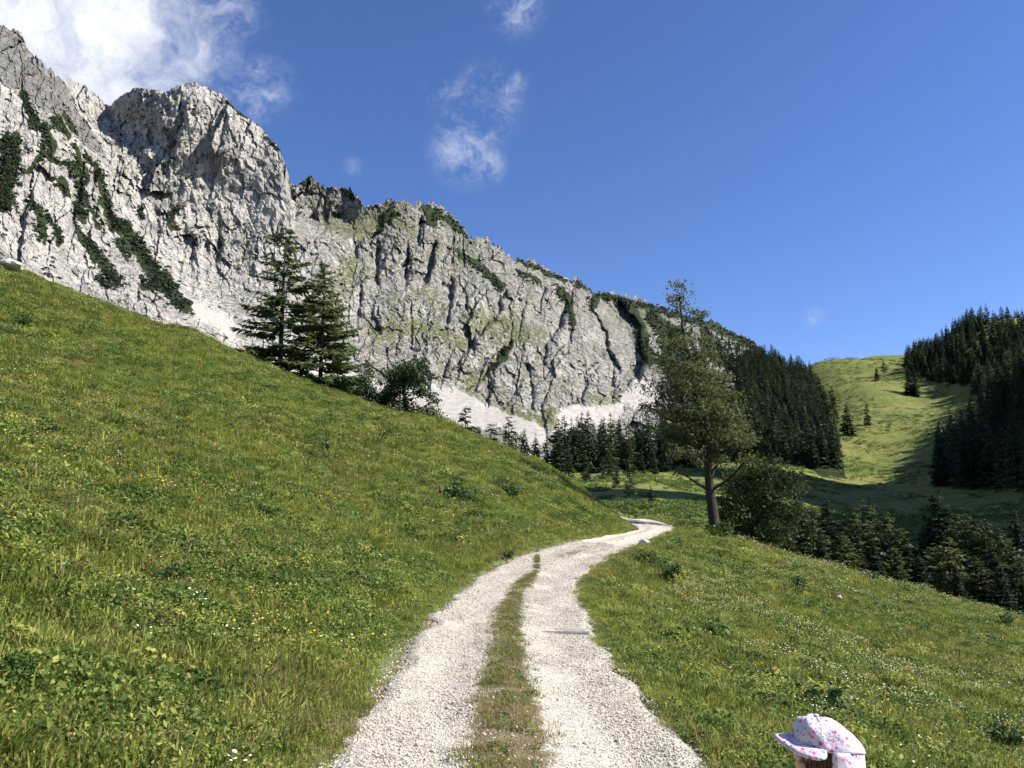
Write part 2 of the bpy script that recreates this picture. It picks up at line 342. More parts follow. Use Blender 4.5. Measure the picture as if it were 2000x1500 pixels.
farH = tps(np.stack([_cx / _cy * 1.6, np.log(_cy)], 1), (_cz - CAMZ) / _cy, 2e-4)
def H(x, y, rough=True):
    x = np.asarray(x, float); y = np.asarray(y, float)
    n = near_raw(x, y)
    if rough: n = n + bumps(x, y)
    ys = np.maximum(y, 45.0); ax = np.clip(x / ys, -1.1, 1.0)
    f = CAMZ + farH(ax * 1.6, np.log(np.minimum(ys, 1700))) * ys
    if rough: f = f + (fbm(x * 0.02, y * 0.02, 4, 21) - 0.5) * 9 * sstep(y, 100, 420) + (fbm(x * 0.12, y * 0.12, 3, 25) - 0.5) * 1.8 * sstep(y, 60, 200)
    k = sstep(y, 50, 88) * sstep(1.5 - np.abs(x / ys), 0, 0.4)
    spur = 290 * np.exp(-((x - 312) / 64) ** 2 - ((y - 205) / 115) ** 2)      # unseen hill added beyond the frame, shaped to shade the valley
    spur = spur + 235 * np.exp(-((x - 255) / 58) ** 2 - ((y - 92) / 46) ** 2)  # second unseen hill, added to throw shade on the nearer valley floor
    return n * (1 - k) + f * k + spur

# ground sheet: rings round the camera, out to the horizon
az = np.concatenate([np.linspace(-180, -50, 40)[:-1], np.linspace(-50, 44, 620), np.linspace(44, 180, 40)[1:]])
rad = np.geomspace(0.5, 2200, 430)
A, RR = np.meshgrid(np.radians(az), rad); GXx, GYy = RR * np.sin(A), RR * np.cos(A)
Z = H(GXx, GYy)
off = np.maximum(np.interp(GYy, yy, XL) - GXx, GXx - np.interp(GYy, yy, XR)); onroad = (GYy < 47) & (GYy > -20)
Z = np.where(onroad, Z - 0.07 * sstep(off, 0.42, 0.16), Z)
spots = fbm(GXx * 0.35, GYy * 0.35, 3, 44)
dirt = np.clip(0.55 * sstep(spots, 0.64, 0.74) + 0.55 * np.exp(-((GXx + 2.7) ** 2 / 0.9 + (GYy - 6.7) ** 2 / 1.2)) + 0.5 * np.exp(-np.maximum(off, 0) / 0.25), 0, 1)
msk = np.stack([sstep(RR, 45, 80), dirt, 0 * RR, 0 * RR + 1], -1).reshape(-1, 4)
gm = mesh_np('meadow', np.stack([GXx, GYy, Z], -1).reshape(-1, 3), grid_faces(len(rad), len(az)), MATS['meadow_ground'], True, {'mask': ('FLOAT_COLOR', 'POINT', msk)})
tag(obj('meadow', gm), 'green alpine meadow slopes on both sides of the track and up the valley', kind='structure')

# gravel track
NU = 60
py_ = np.concatenate([np.arange(-6, 3, 0.25), np.arange(3, 47.4, 0.08)])
l = np.interp(py_, yy, XL); r = np.interp(py_, yy, XR)
wide = np.clip(1.4 - py_ / 9, 0, 1); l = l - 0.10 * wide; r = r + 0.14 * wide
l = l + (fbm(py_ * 1.3, py_ * 0, 4, 61) - 0.5) * 0.34 * np.clip(1.2 - py_ / 60, .4, 1); r = r + (fbm(py_ * 1.3, py_ * 0 + 5, 4, 62) - 0.5) * 0.36
U = np.linspace(0, 1, NU)[None]; PX_ = l[:, None] * (1 - U) + r[:, None] * U; PY_ = py_[:, None] + 0 * U
crown = 0.035 * np.exp(-((U - 0.47) / 0.12) ** 2) - 0.02 * (np.exp(-((U - 0.22) / 0.12) ** 2) + np.exp(-((U - 0.76) / 0.12) ** 2))
PZ_ = H(PX_, PY_, False) + crown * sstep(45 - PY_, 0, 10) + (fbm(PX_ * 3, PY_ * 3, 3, 70) - 0.5) * 0.035 + 0.0
for k_, dz_ in ((0, .10), (1, .05), (2, .025), (3, .01)): PZ_[:, k_] -= dz_; PZ_[:, -1 - k_] -= dz_
# soil of the grassy middle strip: its centre and width from the photograph's rows
SL = np.array([[1119, 1048], [1140, 1010], [1187, 974], [1221, 961], [1314, 940], [1382, 916], [1446, 906], [1500, 900]])
SR = np.array([[1119, 1050], [1123, 1052], [1170, 1025], [1221, 1021], [1306, 1028], [1382, 1060], [1433, 1072], [1500, 1085]])
def strip_x(y):
    _, q = project(0 * y, y, zr(y)); a = ray(np.interp(q, SL[:, 0], SL[:, 1]), q)[0] * y; b = ray(np.interp(q, SR[:, 0], SR[:, 1]), q)[0] * y
    return a, b
sa, sb = strip_x(np.clip(py_, 5.2, 24))
inside = np.minimum(PX_ - sa[:, None], sb[:, None] - PX_)
fadey = sstep(23.5 - PY_, 0, 4)
soil = np.clip((0.5 + inside * 2.2) * fadey, 0, 1) * 0.9
soil = np.maximum(soil, np.clip(0.75 - np.minimum(U * 2.4, (1 - U) * 2.4) * 6, 0, 1))
pm = mesh_np('path', np.stack([PX_, PY_, PZ_], -1).reshape(-1, 3), grid_faces(len(py_), NU), MATS['path_gravel'], True, {'soil': ('FLOAT', 'POINT', soil.ravel())})
tag(obj('path', pm), 'pale limestone gravel track curving up the valley with a grassy middle strip', kind='structure')

# ------------------------------------------------------------------ mountain
def poly_mask(px, py, poly):
    ins = np.zeros(px.shape, bool); poly = np.asarray(poly, float); n = len(poly)
    for i in range(n):
        x0, y0 = poly[i]; x1, y1 = poly[(i + 1) % n]
        c = ((y0 > py) != (y1 > py)); ins ^= c & (px < (x1 - x0) * (py - y0) / (y1 - y0 + 1e-9) + x0)
    return ins
def stroke(px, py, pts, w0, w1=None):
    """1 on a polyline, falling to 0 at the given half width"""
    w1 = w0 if w1 is None else w1; best = np.zeros(px.shape); n = len(pts) - 1
    if n == 0: return np.clip(1.5 - np.hypot(px - pts[0][0], py - pts[0][1]) / w0, 0, 1)
    for i in range(n):
        (x0, y0), (x1, y1) = pts[i], pts[i + 1]; dx, dy = x1 - x0, y1 - y0
        t = np.clip(((px - x0) * dx + (py - y0) * dy) / (dx * dx + dy * dy), 0, 1)
        wd = w0 + (w1 - w0) * (i + t) / n
        best = np.maximum(best, np.clip(1.5 - np.hypot(px - x0 - t * dx, py - y0 - t * dy) / wd, 0, 1))
    return best
TOP = np.array([(-700, -330), (-400, -150), (-150, -20), (-60, 10), (0, 45), (45, 68), (52, 95), (100, 138), (112, 150), (150, 156), (180, 180), (205, 203), (215, 207), (235, 185), (265, 172), (300, 171), (325, 178), (345, 165), (380, 162), (420, 177), (440, 188), (460, 213), (490, 234), (520, 260), (545, 290), (560, 325), (568, 362),
                (580, 360), (610, 348), (640, 364), (660, 370), (680, 367), (700, 384), (716, 408), (725, 400), (760, 393), (800, 399), (820, 395), (850, 398), (880, 418), (905, 440), (917, 462), (945, 465), (975, 480), (988, 500), (997, 497), (1003, 513), (1015, 505), (1040, 511), (1070, 529), (1100, 540), (1110, 548), (1125, 543), (1140, 549), (1155, 572), (1180, 566), (1200, 577), (1230, 580), (1260, 589), (1290, 597), (1330, 611), (1400, 634), (1440, 652), (1480, 672), (1500, 696), (1530, 712), (1560, 722), (1580, 732), (1600, 768), (1620, 815), (1640, 878), (1656, 950)], float)
BOT = np.array([(-700, 800), (0, 650), (300, 720), (500, 800), (850, 890), (1000, 915), (1290, 945), (1450, 950), (1656, 962)], float)
MD = np.array([(-700, 780, 330), (-400, 700, 380), (0, 600, 430), (200, 640, 470), (370, 650, 520), (450, 720, 510), (600, 770, 530), (850, 850, 510), (1000, 880, 490), (1060, 900, 480), (1250, 900, 480), (1290, 940, 430), (1440, 930, 400), (1640, 915, 385), (1550, 925, 370), (1450, 800, 560), (1590, 800, 560), (1590, 740, 700), (1500, 720, 800),
               (-400, 300, 540), (0, 300, 610), (0, 180, 680), (110, 240, 720), (200, 300, 770), (200, 420, 700), (300, 400, 775), (320, 540, 640), (400, 425, 798), (550, 432, 818), (480, 480, 785), (400, 560, 690), (580, 440, 825), (640, 500, 815), (600, 620, 660), (700, 620, 720), (850, 600, 780), (850, 740, 610), (1000, 700, 680), (1000, 790, 580), (1100, 790, 600), (1250, 740, 700), (1180, 780, 640), (1280, 800, 640), (1060, 850, 520), (1130, 700, 720), (1330, 720, 740), (1300, 660, 900), (1400, 700, 860),
               (0, 45, 860), (-400, -150, 760), (50, 90, 840), (110, 150, 830), (150, 156, 900), (210, 205, 910), (200, 260, 838), (240, 280, 822), (240, 190, 862), (300, 172, 845), (345, 200, 812), (345, 168, 830), (345, 300, 800), (420, 178, 835), (450, 300, 812), (500, 240, 840), (540, 300, 836), (565, 365, 836), (585, 362, 845), (610, 348, 860), (715, 408, 930), (700, 480, 870), (850, 398, 1000), (850, 480, 900), (1000, 510, 1010), (1000, 600, 820), (1150, 572, 1050), (1130, 630, 820), (1300, 600, 1110), (1480, 672, 1050), (1560, 722, 860)], float)
MY = tps(MD[:, :2] / 300.0, MD[:, 2], 3e-3)
# gullies: polyline of the shaded wall, depth, width
GUL = [([(735, 485), (742, 545)], 22, 18), ([(794, 492), (796, 550)], 26, 22), ([(845, 485), (826, 548)], 34, 24), ([(877, 553), (874, 628)], 26, 20), ([(692, 495), (772, 412)], 22, 30), ([(992, 672), (900, 780)], 30, 34),
       ([(984, 578), (926, 668)], 28, 34), ([(1058, 572), (1046, 606)], 24, 24), ([(1108, 578), (1085, 660)], 48, 34), ([(1144, 596), (1180, 650), (1214, 712)], 30, 30), ([(1204, 586), (1240, 640), (1262, 696), (1248, 738)], 70, 46), ([(1116, 645), (1112, 668)], 18, 14),
       ([(1077, 672), (1073, 715)], 20, 18), ([(1201, 705), (1201, 752)], 16, 14), ([(356, 212), (346, 290)], 20, 20), ([(443, 228), (430, 290), (412, 338)], 16, 24), ([(290, 325), (284, 365)], 12, 14), ([(390, 465), (370, 530)], 16, 16), ([(434, 455), (422, 505)], 16, 14), ([(1040, 720), (1036, 790)], 14, 16),
       ([(573, 432), (566, 480)], 22, 16), ([(960, 600), (945, 640)], 18, 18), ([(880, 690), (860, 735)], 16, 18), ([(800, 640), (810, 690)], 16, 18), ([(640, 430), (625, 470)], 16, 16), ([(150, 545), (140, 530)], 10, 12), ([(1020, 590), (1010, 650)], 18, 20), ([(830, 420), (812, 470)], 20, 24), ([(1150, 730), (1148, 790)], 12, 16), ([(950, 730), (945, 800)], 12, 16), ([(700, 560), (690, 620)], 16, 20)]
MUGO = [([(22, 285), (20, 340), (14, 395)], 22, 16), ([(5, 390), (4, 412)], 14, 8), ([(48, 190), (62, 220), (70, 245)], 12, 14), ([(85, 245), (98, 290)], 10, 8), ([(110, 235), (128, 262)], 13, 10), ([(128, 225), (148, 258)], 5, 6), ([(98, 300), (70, 325), (58, 340)], 7, 5), ([(82, 285), (90, 305), (125, 320), (150, 315)], 6, 5), ([(142, 285), (158, 330), (168, 355)], 7, 6), ([(165, 300), (195, 340), (215, 385)], 6, 5), ([(135, 325), (150, 350), (170, 390)], 9, 8), ([(115, 360), (130, 378)], 6), ([(190, 318), (205, 345)], 7, 5), ([(145, 385), (160, 405)], 5),
        ([(55, 392), (70, 405)], 8, 9), ([(70, 405), (78, 440), (84, 475)], 10, 6), ([(92, 415), (95, 430)], 5), ([(108, 440), (118, 475)], 7, 5), ([(150, 402), (165, 418)], 12, 10), ([(150, 440), (180, 480), (205, 515), (228, 548)], 7, 15), ([(175, 395), (200, 440)], 5, 6), ([(205, 385), (222, 430), (240, 445)], 7, 13), ([(238, 435), (262, 465), (285, 500), (315, 545), (345, 580), (362, 598)], 14, 17), ([(232, 470), (250, 500)], 9, 6), ([(195, 545), (215, 560)], 8, 7), ([(280, 545), (310, 560)], 9, 8), ([(275, 408), (278, 425)], 8, 5), ([(352, 408), (340, 420)], 8, 6), ([(335, 430), (348, 450)], 5, 4),
        ([(445, 195), (470, 215), (500, 240)], 6, 4), ([(525, 268), (545, 295)], 4), ([(590, 362), (612, 350)], 4), ([(675, 370), (700, 382)], 8, 6), ([(655, 418), (662, 422)], 6), ([(775, 415), (740, 445)], 7, 6), ([(835, 400), (865, 415), (905, 450)], 9, 6), ([(842, 402), (850, 430)], 8, 7), ([(925, 518), (950, 540), (978, 560)], 8, 7), ([(900, 500), (925, 515)], 5), ([(1015, 508), (1060, 528), (1100, 545)], 6, 6), ([(1010, 530), (1050, 560)], 7, 6), ([(1085, 560), (1110, 600), (1120, 640)], 8, 6), ([(1120, 550), (1145, 560)], 7), ([(1160, 575), (1200, 585), (1290, 605), (1400, 640), (1500, 690)], 8, 14), ([(1155, 585), (1150, 600)], 10), ([(1225, 600), (1250, 660), (1270, 700)], 10, 14), ([(1270, 620), (1300, 660), (1330, 720)], 16, 24), ([(1380, 660), (1450, 720), (1500, 740)], 14, 26), ([(1360, 720), (1400, 790), (1420, 850)], 30, 34), ([(1290, 700), (1320, 760)], 12, 12), ([(990, 680), (960, 720)], 5, 4)]
GRASS = [([(445, 452), (500, 445), (555, 436)], 13, 9), ([(480, 470), (540, 465)], 18, 14), ([(235, 285), (250, 300), (240, 325)], 9, 8), ([(250, 385), (330, 395)], 10, 9), ([(355, 425), (425, 440)], 15, 12), ([(40, 358), (110, 395)], 8, 8), ([(700, 440), (770, 420), (800, 450)], 16, 12), ([(680, 510), (660, 560), (640, 610)], 16, 18), ([(900, 785), (925, 740), (985, 680)], 17, 10), ([(740, 655), (820, 640), (900, 660)], 18, 16), ([(930, 620), (1000, 640), (1060, 660)], 22, 16), ([(620, 640), (660, 690)], 20, 16), ([(830, 570), (860, 600)], 16, 14), ([(640, 440), (700, 460)], 14, 12), ([(420, 560), (460, 600)], 14, 14), ([(985, 800), (1040, 812), (1085, 800)], 10, 9), ([(1055, 815), (1075, 825)], 12, 9), ([(1162, 778), (1188, 785), (1210, 772)], 11, 11), ([(1230, 600), (1260, 650)], 14, 10), ([(1280, 720), (1330, 760)], 16, 14), ([(460, 650), (480, 690)], 12, 10), ([(390, 640), (430, 670)], 7, 6)]
SCREE = [[(828, 738), (868, 750), (920, 775), (990, 806), (1042, 822), (1074, 842), (1064, 862), (1030, 858), (990, 838), (930, 830), (860, 815), (835, 800)], [(1078, 838), (1088, 806), (1130, 792), (1168, 798), (1225, 790), (1212, 812), (1180, 830), (1140, 842), (1090, 852)],
         [(1212, 790), (1222, 768), (1242, 746), (1262, 754), (1292, 772), (1275, 802), (1240, 805)], [(372, 585), (400, 595), (445, 622), (470, 645), (455, 672), (415, 640), (385, 615)], [(362, 652), (378, 640), (405, 655), (440, 680), (445, 695), (400, 678)], [(545, 650), (620, 690), (700, 710), (720, 740), (640, 745), (560, 715)], [(700, 730), (760, 745), (840, 760), (850, 800), (760, 790)], [(270, 628), (310, 634), (300, 640)]]
def facets(x, y, sx, sy, seed, tilt, step):
    """broken rock: cells, each a tilted plane with its own offset"""
    x = x / sx; y = y / sy; ix = np.floor(x); iy = np.floor(y); best = np.full(x.shape, 1e9); out = np.zeros(x.shape)
    for a in (-1, 0, 1):
        for b in (-1, 0, 1):
            cx, cy = ix + a, iy + b; dx = x - cx - _hash(cx, cy, seed); dy = y - cy - _hash(cx, cy, seed + 1); r2 = dx * dx + dy * dy
            v = ((_hash(cx, cy, seed + 2) - 0.5) * 2 * dx * sx + (_hash(cx, cy, seed + 3) - 0.5) * dy * sy) * tilt + (_hash(cx, cy, seed + 4) - 0.5) * step
            k = r2 < best; best = np.where(k, r2, best); out = np.where(k, v, out)
    return out
def mountain_depth(px, py, colour=False):
    """forward distance of the rock face along a photo ray, with its relief"""
    wx = px + 40 * (fbm(px / 70, py / 70, 5, 3, 0.6) - 0.5); wy = py + 40 * (fbm(px / 70, py / 70, 5, 4, 0.6) - 0.5)
    wxf = wx + 9 * (fbm(px / 9, py / 12, 3, 13) - 0.5); wyf = wy + 12 * (fbm(px / 9, py / 12, 3, 14) - 0.5)
    gr = np.zeros(px.shape); mu = np.zeros(px.shape); sc = np.zeros(px.shape)
    for g in GRASS: gr = np.maximum(gr, stroke(wxf, wyf, *g))
    for g in MUGO: mu = np.maximum(mu, stroke(wxf, wyf, *g))
    for s in SCREE:
        q = 0.0
        for ox, oy in ((0, 0), (7, 0), (-7, 0), (0, 6), (0, -6), (5, 4), (-5, -4), (5, -4), (-5, 4)): q = q + poly_mask(wxf + ox, wyf + oy, s) / 9.0
        sc = np.maximum(sc, q)
    Y = MY(px / 300.0, py / 300.0) + 120 * sstep(wx, 560, 580) * sstep(px, 780, 600) * sstep(py, 475, 425)
    cliff = 1 - np.clip(sc * 0.96 + 0.45 * np.clip(mu, 0, 1) + 0.35 * gr, 0, 0.97)
    cliff = cliff * np.where(px > 1460, 0.3, 1)
    d = 0
    for pts, dep, wd in GUL:
        pts = np.array(pts, float); o = np.argsort(pts[:, 1]); pts = pts[o]
        xl = np.interp(wy, pts[:, 1], pts[:, 0]); dx = wx - xl
        fy = sstep(wy, pts[0, 1] - 22, pts[0, 1] + 10) * sstep(wy, pts[-1, 1] + 26, pts[-1, 1] - 10)
        d = d + 1.3 * dep * fy * np.where(dx < 0, np.exp(dx / wd), np.exp(-dx / 2.5))
    s1 = (wx + 0.25 * wy) / 66 + 1.2 * fbm(px / 130, py / 130, 3, 40); s2 = (wx - 0.15 * wy) / 27 + 1.6 * fbm(px / 50, py / 50, 3, 50)
    d = d + 10 * (s1 % 1.0) ** 1.3 * np.clip(2.6 * fbm(px / 60, py / 60, 2, 42) - 0.75, 0, 1.4) + 6 * (s2 % 1.0) ** 1.2 * np.clip(3 * fbm(px / 30, py / 30, 2, 52) - 1.0, 0, 1.4)
    rel = 0.55 + 0.9 * np.clip(1.7 * fbm(px / 110, py / 110, 3, 99) - 0.4, 0, 1)
    d = d - 22 * (ridged(wx / 110, wy / 130, 2, 60) - 0.6) - rel * (7 * (ridged(wx / 30, wy / 40, 3, 70) - 0.6) + 3.5 * (ridged(px / 11, py / 14, 3, 80, 0.65) - 0.6) - 5 * (fbm(px / 4.6, py / 5.2, 2, 90, 0.7) - 0.5))
    fx_, fy_ = px + 10 * (fbm(px / 16, py / 16, 3, 301) - 0.5), py + 10 * (fbm(px / 16, py / 16, 3, 302) - 0.5)
    d = d + facets(fx_ + 0.2 * fy_, fy_, 70, 95, 311, 0.42, 3) + rel * (facets(fx_ - 0.15 * fy_, fy_, 25, 34, 312, 0.42, 1.5) + facets(fx_, fy_, 10, 13, 313, 0.46, 1.6))
    st = (fy_ + 0.42 * fx_ + 20 * fbm(px / 90, py / 90, 3, 320)) / 21.0
    d = d + 4.2 * (st % 1.0) * np.clip(2.4 * fbm(px / 70, py / 40, 2, 321) - 0.7, 0, 1)
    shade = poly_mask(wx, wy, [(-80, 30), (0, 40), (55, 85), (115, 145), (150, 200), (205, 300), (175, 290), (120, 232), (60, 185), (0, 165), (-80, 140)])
    s3 = px / 42 + 0.01 * py + 0.8 * fbm(px / 80, py / 80, 3, 45)
    d = d + np.where(shade, 7 * (s3 % 1.0), 0)
    tower = sstep(px, 330, 370) * sstep(px, 575, 560) * sstep(py, 440, 425)
    Yd = Y + d * cliff * (0.72 - 0.30 * tower) * (Y / 800)
    if colour:
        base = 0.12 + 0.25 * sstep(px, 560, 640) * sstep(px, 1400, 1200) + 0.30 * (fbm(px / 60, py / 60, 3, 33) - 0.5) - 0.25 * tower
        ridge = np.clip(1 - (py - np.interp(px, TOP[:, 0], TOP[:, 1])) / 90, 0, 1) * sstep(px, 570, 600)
        tone = 0.70 * shade + 0.55 * ridge * fbm(px / 25, py / 25, 3, 35) + 0.75 * sstep(px, 560, 600) * fbm(px / 22, py / 22, 4, 36, 0.7) ** 1.5  # first term paints the shade of the upper-left face into the rock colour
        g = np.clip(base + gr * 0.27, 0, 1)
        wood = poly_mask(px, py, [(1455, 690), (1480, 670), (1660, 700), (1660, 960), (1290, 960), (1290, 850), (1440, 800)])
        m = np.clip(np.maximum(np.clip(mu, 0, 1), wood * 1.0), 0, 1) * (1 - sc)
        return Yd, g, sc, m, tone
    return Yd
NC, NR = 800, 360
pxs = np.linspace(-700, -60, 60)[:-1]; pxs = np.concatenate([pxs, np.linspace(-60, 1656, NC)])
NC = len(pxs)
jag = (fbm(pxs / 9, pxs * 0, 3, 201) - 0.5) * 18 + (fbm(pxs / 3.5, pxs * 0, 2, 202) - 0.5) * 9
tops = np.interp(pxs, TOP[:, 0], TOP[:, 1]) + jag * np.interp(pxs, [200, 230, 560, 580], [1, 0.5, 0.5, 1.1]); bots = np.interp(pxs, BOT[:, 0], BOT[:, 1])
tt = np.linspace(0, 1, NR)[:, None]
MPX = pxs[None] + 0 * tt; MPY = tops[None] + (bots - tops)[None] * tt
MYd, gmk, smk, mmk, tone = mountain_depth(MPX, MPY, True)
mx, my, mz = P(MPX, MPY, MYd)
# the far side of the ridge, so that the mountain has a body
back = []
for k, (dy_, dz_) in enumerate(((6, -1), (25, -12), (90, -80), (260, -330))):
    back.append((mx[0] * (1 + dy_ / my[0]), my[0] + dy_, mz[0] + dz_ + (fbm(pxs / 20, pxs * 0 + k, 2, 300) - .5) * 4))
back = back[::-1]
mx = np.concatenate([np.array([b[0] for b in back]), mx]); my = np.concatenate([np.array([b[1] for b in back]), my]); mz = np.concatenate([np.array([b[2] for b in back]), mz])
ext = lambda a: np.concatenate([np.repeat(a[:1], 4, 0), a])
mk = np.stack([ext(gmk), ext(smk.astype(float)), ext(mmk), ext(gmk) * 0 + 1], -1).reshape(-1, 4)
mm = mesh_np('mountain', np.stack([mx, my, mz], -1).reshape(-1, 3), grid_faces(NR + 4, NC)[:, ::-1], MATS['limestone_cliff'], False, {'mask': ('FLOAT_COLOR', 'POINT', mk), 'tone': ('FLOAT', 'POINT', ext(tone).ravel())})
tag(obj('mountain', mm), 'jagged pale grey limestone mountain wall with scree at its foot', kind='structure')
def on_mountain(px, py):
    return P(px, py, mountain_depth(np.asarray(px, float), np.asarray(py, float)))

# dwarf pine scrub on the rock: leaf clumps, one mass
def bush_quads(C, rad, n, size, flat=0.6):
    """n small leaf quads around each centre"""
    C = np.repeat(C, n, 0); rad = np.repeat(rad, n)[:, None]; N = len(C)
    u = rng.normal(size=(N, 3)); u /= np.linalg.norm(u, axis=1)[:, None]; u[:, 2] = np.abs(u[:, 2]) * flat
    c = C + u * rad * rng.uniform(0.5, 1.05, (N, 1))
    return leaf_quads(c, rad * size, u)
def leaf_quads(c, s, nrm=None, aspect=1.0, jit=0.9):
    N = len(c); s = np.broadcast_to(np.asarray(s, float).reshape(-1, 1), (N, 1))
    n = rng.normal(size=(N, 3)) * jit + (nrm if nrm is not None else 0); n /= np.linalg.norm(n, axis=1)[:, None] + 1e-9
    a = np.cross(n, rng.normal(size=(N, 3))); a /= np.linalg.norm(a, axis=1)[:, None] + 1e-9; b = np.cross(n, a)
    V = np.stack([c - a * s, c - b * s * 0.5 * aspect, c + a * s, c + b * s * 0.5 * aspect], 1).reshape(-1, 3)
    return V, np.arange(4 * N).reshape(-1, 4)
cand = rng.uniform([-60, 180], [1520, 900], (90000, 2))
cx_, cy_ = cand[:, 0], cand[:, 1]
wx = cx_ + 12 * (fbm(cx_ / 20, cy_ / 20, 3, 13) - .5); wy = cy_ + 12 * (fbm(cx_ / 20, cy_ / 20, 3, 14) - .5)
mu = np.zeros(len(cx_))
for g in MUGO: mu = np.maximum(mu, stroke(wx, wy, *g))
ok = (mu + 0.9 * (fbm(cx_ / 7, cy_ / 7, 3, 15) - 0.5) > 0.80) & (cy_ > np.interp(cx_, TOP[:, 0], TOP[:, 1]) + 2)
fr = rng.uniform(size=len(cx_)) < 0.05
ok |= (mu > 0.12) & (rng.uniform(size=len(cx_)) < 0.10)
ok |= (rng.uniform(size=len(cx_)) < 0.02) & (fbm(cx_ / 30, cy_ / 30, 3, 16) > 0.55)
ok |= fr & (cx_ > 560) & (cx_ < 1300) & (np.abs(cy_ - np.interp(cx_, TOP[:, 0], TOP[:, 1]) - 6) < 9)
ok &= cy_ > np.interp(cx_, TOP[:, 0], TOP[:, 1])
insc = np.zeros(len(cx_), bool)
for s in SCREE: insc |= poly_mask(cx_, cy_, s)
cand = cand[ok & ~insc][:10000]
bx, by, bz = on_mountain(cand[:, 0], cand[:, 1]); C = np.stack([bx, by - 1.0, bz], 1)
V, Q = bush_quads(C, rng.uniform(0.9, 2.7, len(C)), 14, 0.55)
tag(obj('dwarf_pine_scrub', mesh_np('dwarf_pine_scrub', V, Q, MATS['mugo'])), 'dark green dwarf pine scrub in streaks over the grey cliffs', kind='stuff')

# ------------------------------------------------------------------ tree builders
def tube(pts, rads, seg=7):
    pts = np.asarray(pts, float); n = len(pts); V = []
    for i in range(n):
        d = pts[min(i + 1, n - 1)] - pts[max(i - 1, 0)]; d /= np.linalg.norm(d) + 1e-9
        a = np.cross(d, (0.3, 0.9, 0.1) if abs(d[2]) > 0.8 else (0, 0, 1)); a /= np.linalg.norm(a); b = np.cross(d, a)
        th = np.linspace(0, 2 * np.pi, seg, endpoint=False)[:, None]
        V.append(pts[i] + rads[i] * (np.cos(th) * a + np.sin(th) * b))
    V = np.concatenate(V); Fc = []
    for i in range(n - 1):
        for j in range(seg): Fc.append((i * seg + j, i * seg + (j + 1) % seg, (i + 1) * seg + (j + 1) % seg, (i + 1) * seg + j))
    return V, np.array(Fc)
def join(parts):
    Vs, Fs, o = [], [], 0
    for V, Fc in parts: Vs.append(V); Fs.append(Fc + o); o += len(V)
    k = {}
    for f in Fs: k.setdefault(f.shape[1], []).append(f)
    return np.concatenate(Vs), [np.concatenate(v) for v in k.values()]
def conifer(h=10.0, r=2.4, levels=30, per=8, sprays=10, start=0.06, mat='spruce_needles', shape=0.8, gap=0.0, droop=0.25, spray=0.32, up=0.1, seed=1, width=0.3, top_r=0.0, rise=0.0):
    """trunk mesh and crown mesh: whorls of boughs carrying flat needle sprays"""
    g = np.random.default_rng(seed); tr = [tube([(0, 0, -0.4), (0.02, 0, h * .3), (0.03, 0.02, h * .65), (0, 0, h * 0.99)], [h * 0.018, h * 0.014, h * 0.008, h * 0.001], 7)]
    cs, dirs, ss = [], [], []
    for i in range(levels):
        t = start + (1 - start) * (i + g.uniform(-0.3, 0.3)) / levels
        t0 = t
        if t > 0.995 or g.uniform() < gap * 0.3: continue
        side = g.uniform(0.65, 1.15)
        for k in range(max(3, int(per * (1 - 0.45 * t)))):
            if g.uniform() < gap: continue
            t = np.clip(t0 + g.uniform(-0.75, 0.75) / levels, start * 0.5, 0.995)
            L = (r * (1 - t) ** shape + top_r * t * (1 - t) + 0.02 * h * (1 - t) + 0.05) * g.uniform(0.55, 1.15) * side
            a = g.uniform(0, 2 * np.pi); d = np.array([np.cos(a), np.sin(a), 0]); b0 = np.array([0, 0, t * h])
            el = rise + up * t * 2 - droop * (1 - t) + g.uniform(-0.1, 0.1)
            n = max(3, int(sprays * (0.4 + 0.6 * L / r)))
            q = np.sqrt(g.uniform(0.06, 1, n))
            curve = el * q + 0.22 * q ** 2 * (0.6 - droop)
            c = b0 + d * (q * L)[:, None] + np.array([0, 0, 1]) * (curve * L)[:, None]
            lat = np.cross(d, (0, 0, 1)); sd = g.choice([-1, 1], n) * g.uniform(0.0, 1, n)
            ln = spray * L ** 0.5 * (1.15 - 0.6 * q) * g.uniform(0.7, 1.3, n)
            c = c + lat * (sd * ln * 0.7)[:, None]
            dd = d * g.uniform(0.3, 1, n)[:, None] + lat * sd[:, None] * 1.0 + np.array([0, 0, -1]) * g.uniform(-0.1, 0.55, n)[:, None]
            cs.append(c); dirs.append(dd); ss.append(ln)
            if sprays >= 9 and L > 0.5: tr.append(tube([b0, b0 + d * L * .5 + np.array([0, 0, (el * .5 + .05) * L]), b0 + d * L * 0.95 + np.array([0, 0, (el * .95 + .2 * (0.6 - droop)) * L])], [h * 0.0032 * (1.2 - t) + .004, h * .002 * (1.2 - t) + .003, 0.003], 3))
    c = np.concatenate(cs); d = np.concatenate(dirs); s = np.concatenate(ss)[:, None]
    d /= np.linalg.norm(d, axis=1)[:, None]; n = g.normal(size=c.shape) * 0.45 + np.array([0, 0, 1]); b = np.cross(d, n); b /= np.linalg.norm(b, axis=1)[:, None] + 1e-9
    N = len(c); V = np.stack([c - d * s * .55, c - b * s * width, c + d * s, c + b * s * width], 1).reshape(-1, 3)
    V, Q = V, np.arange(4 * N).reshape(-1, 4)
    tv, tf = join(tr)
    return mesh_np('trunk', tv, tf, MATS['bark'], True), mesh_np('crown', V, Q, MATS[mat])
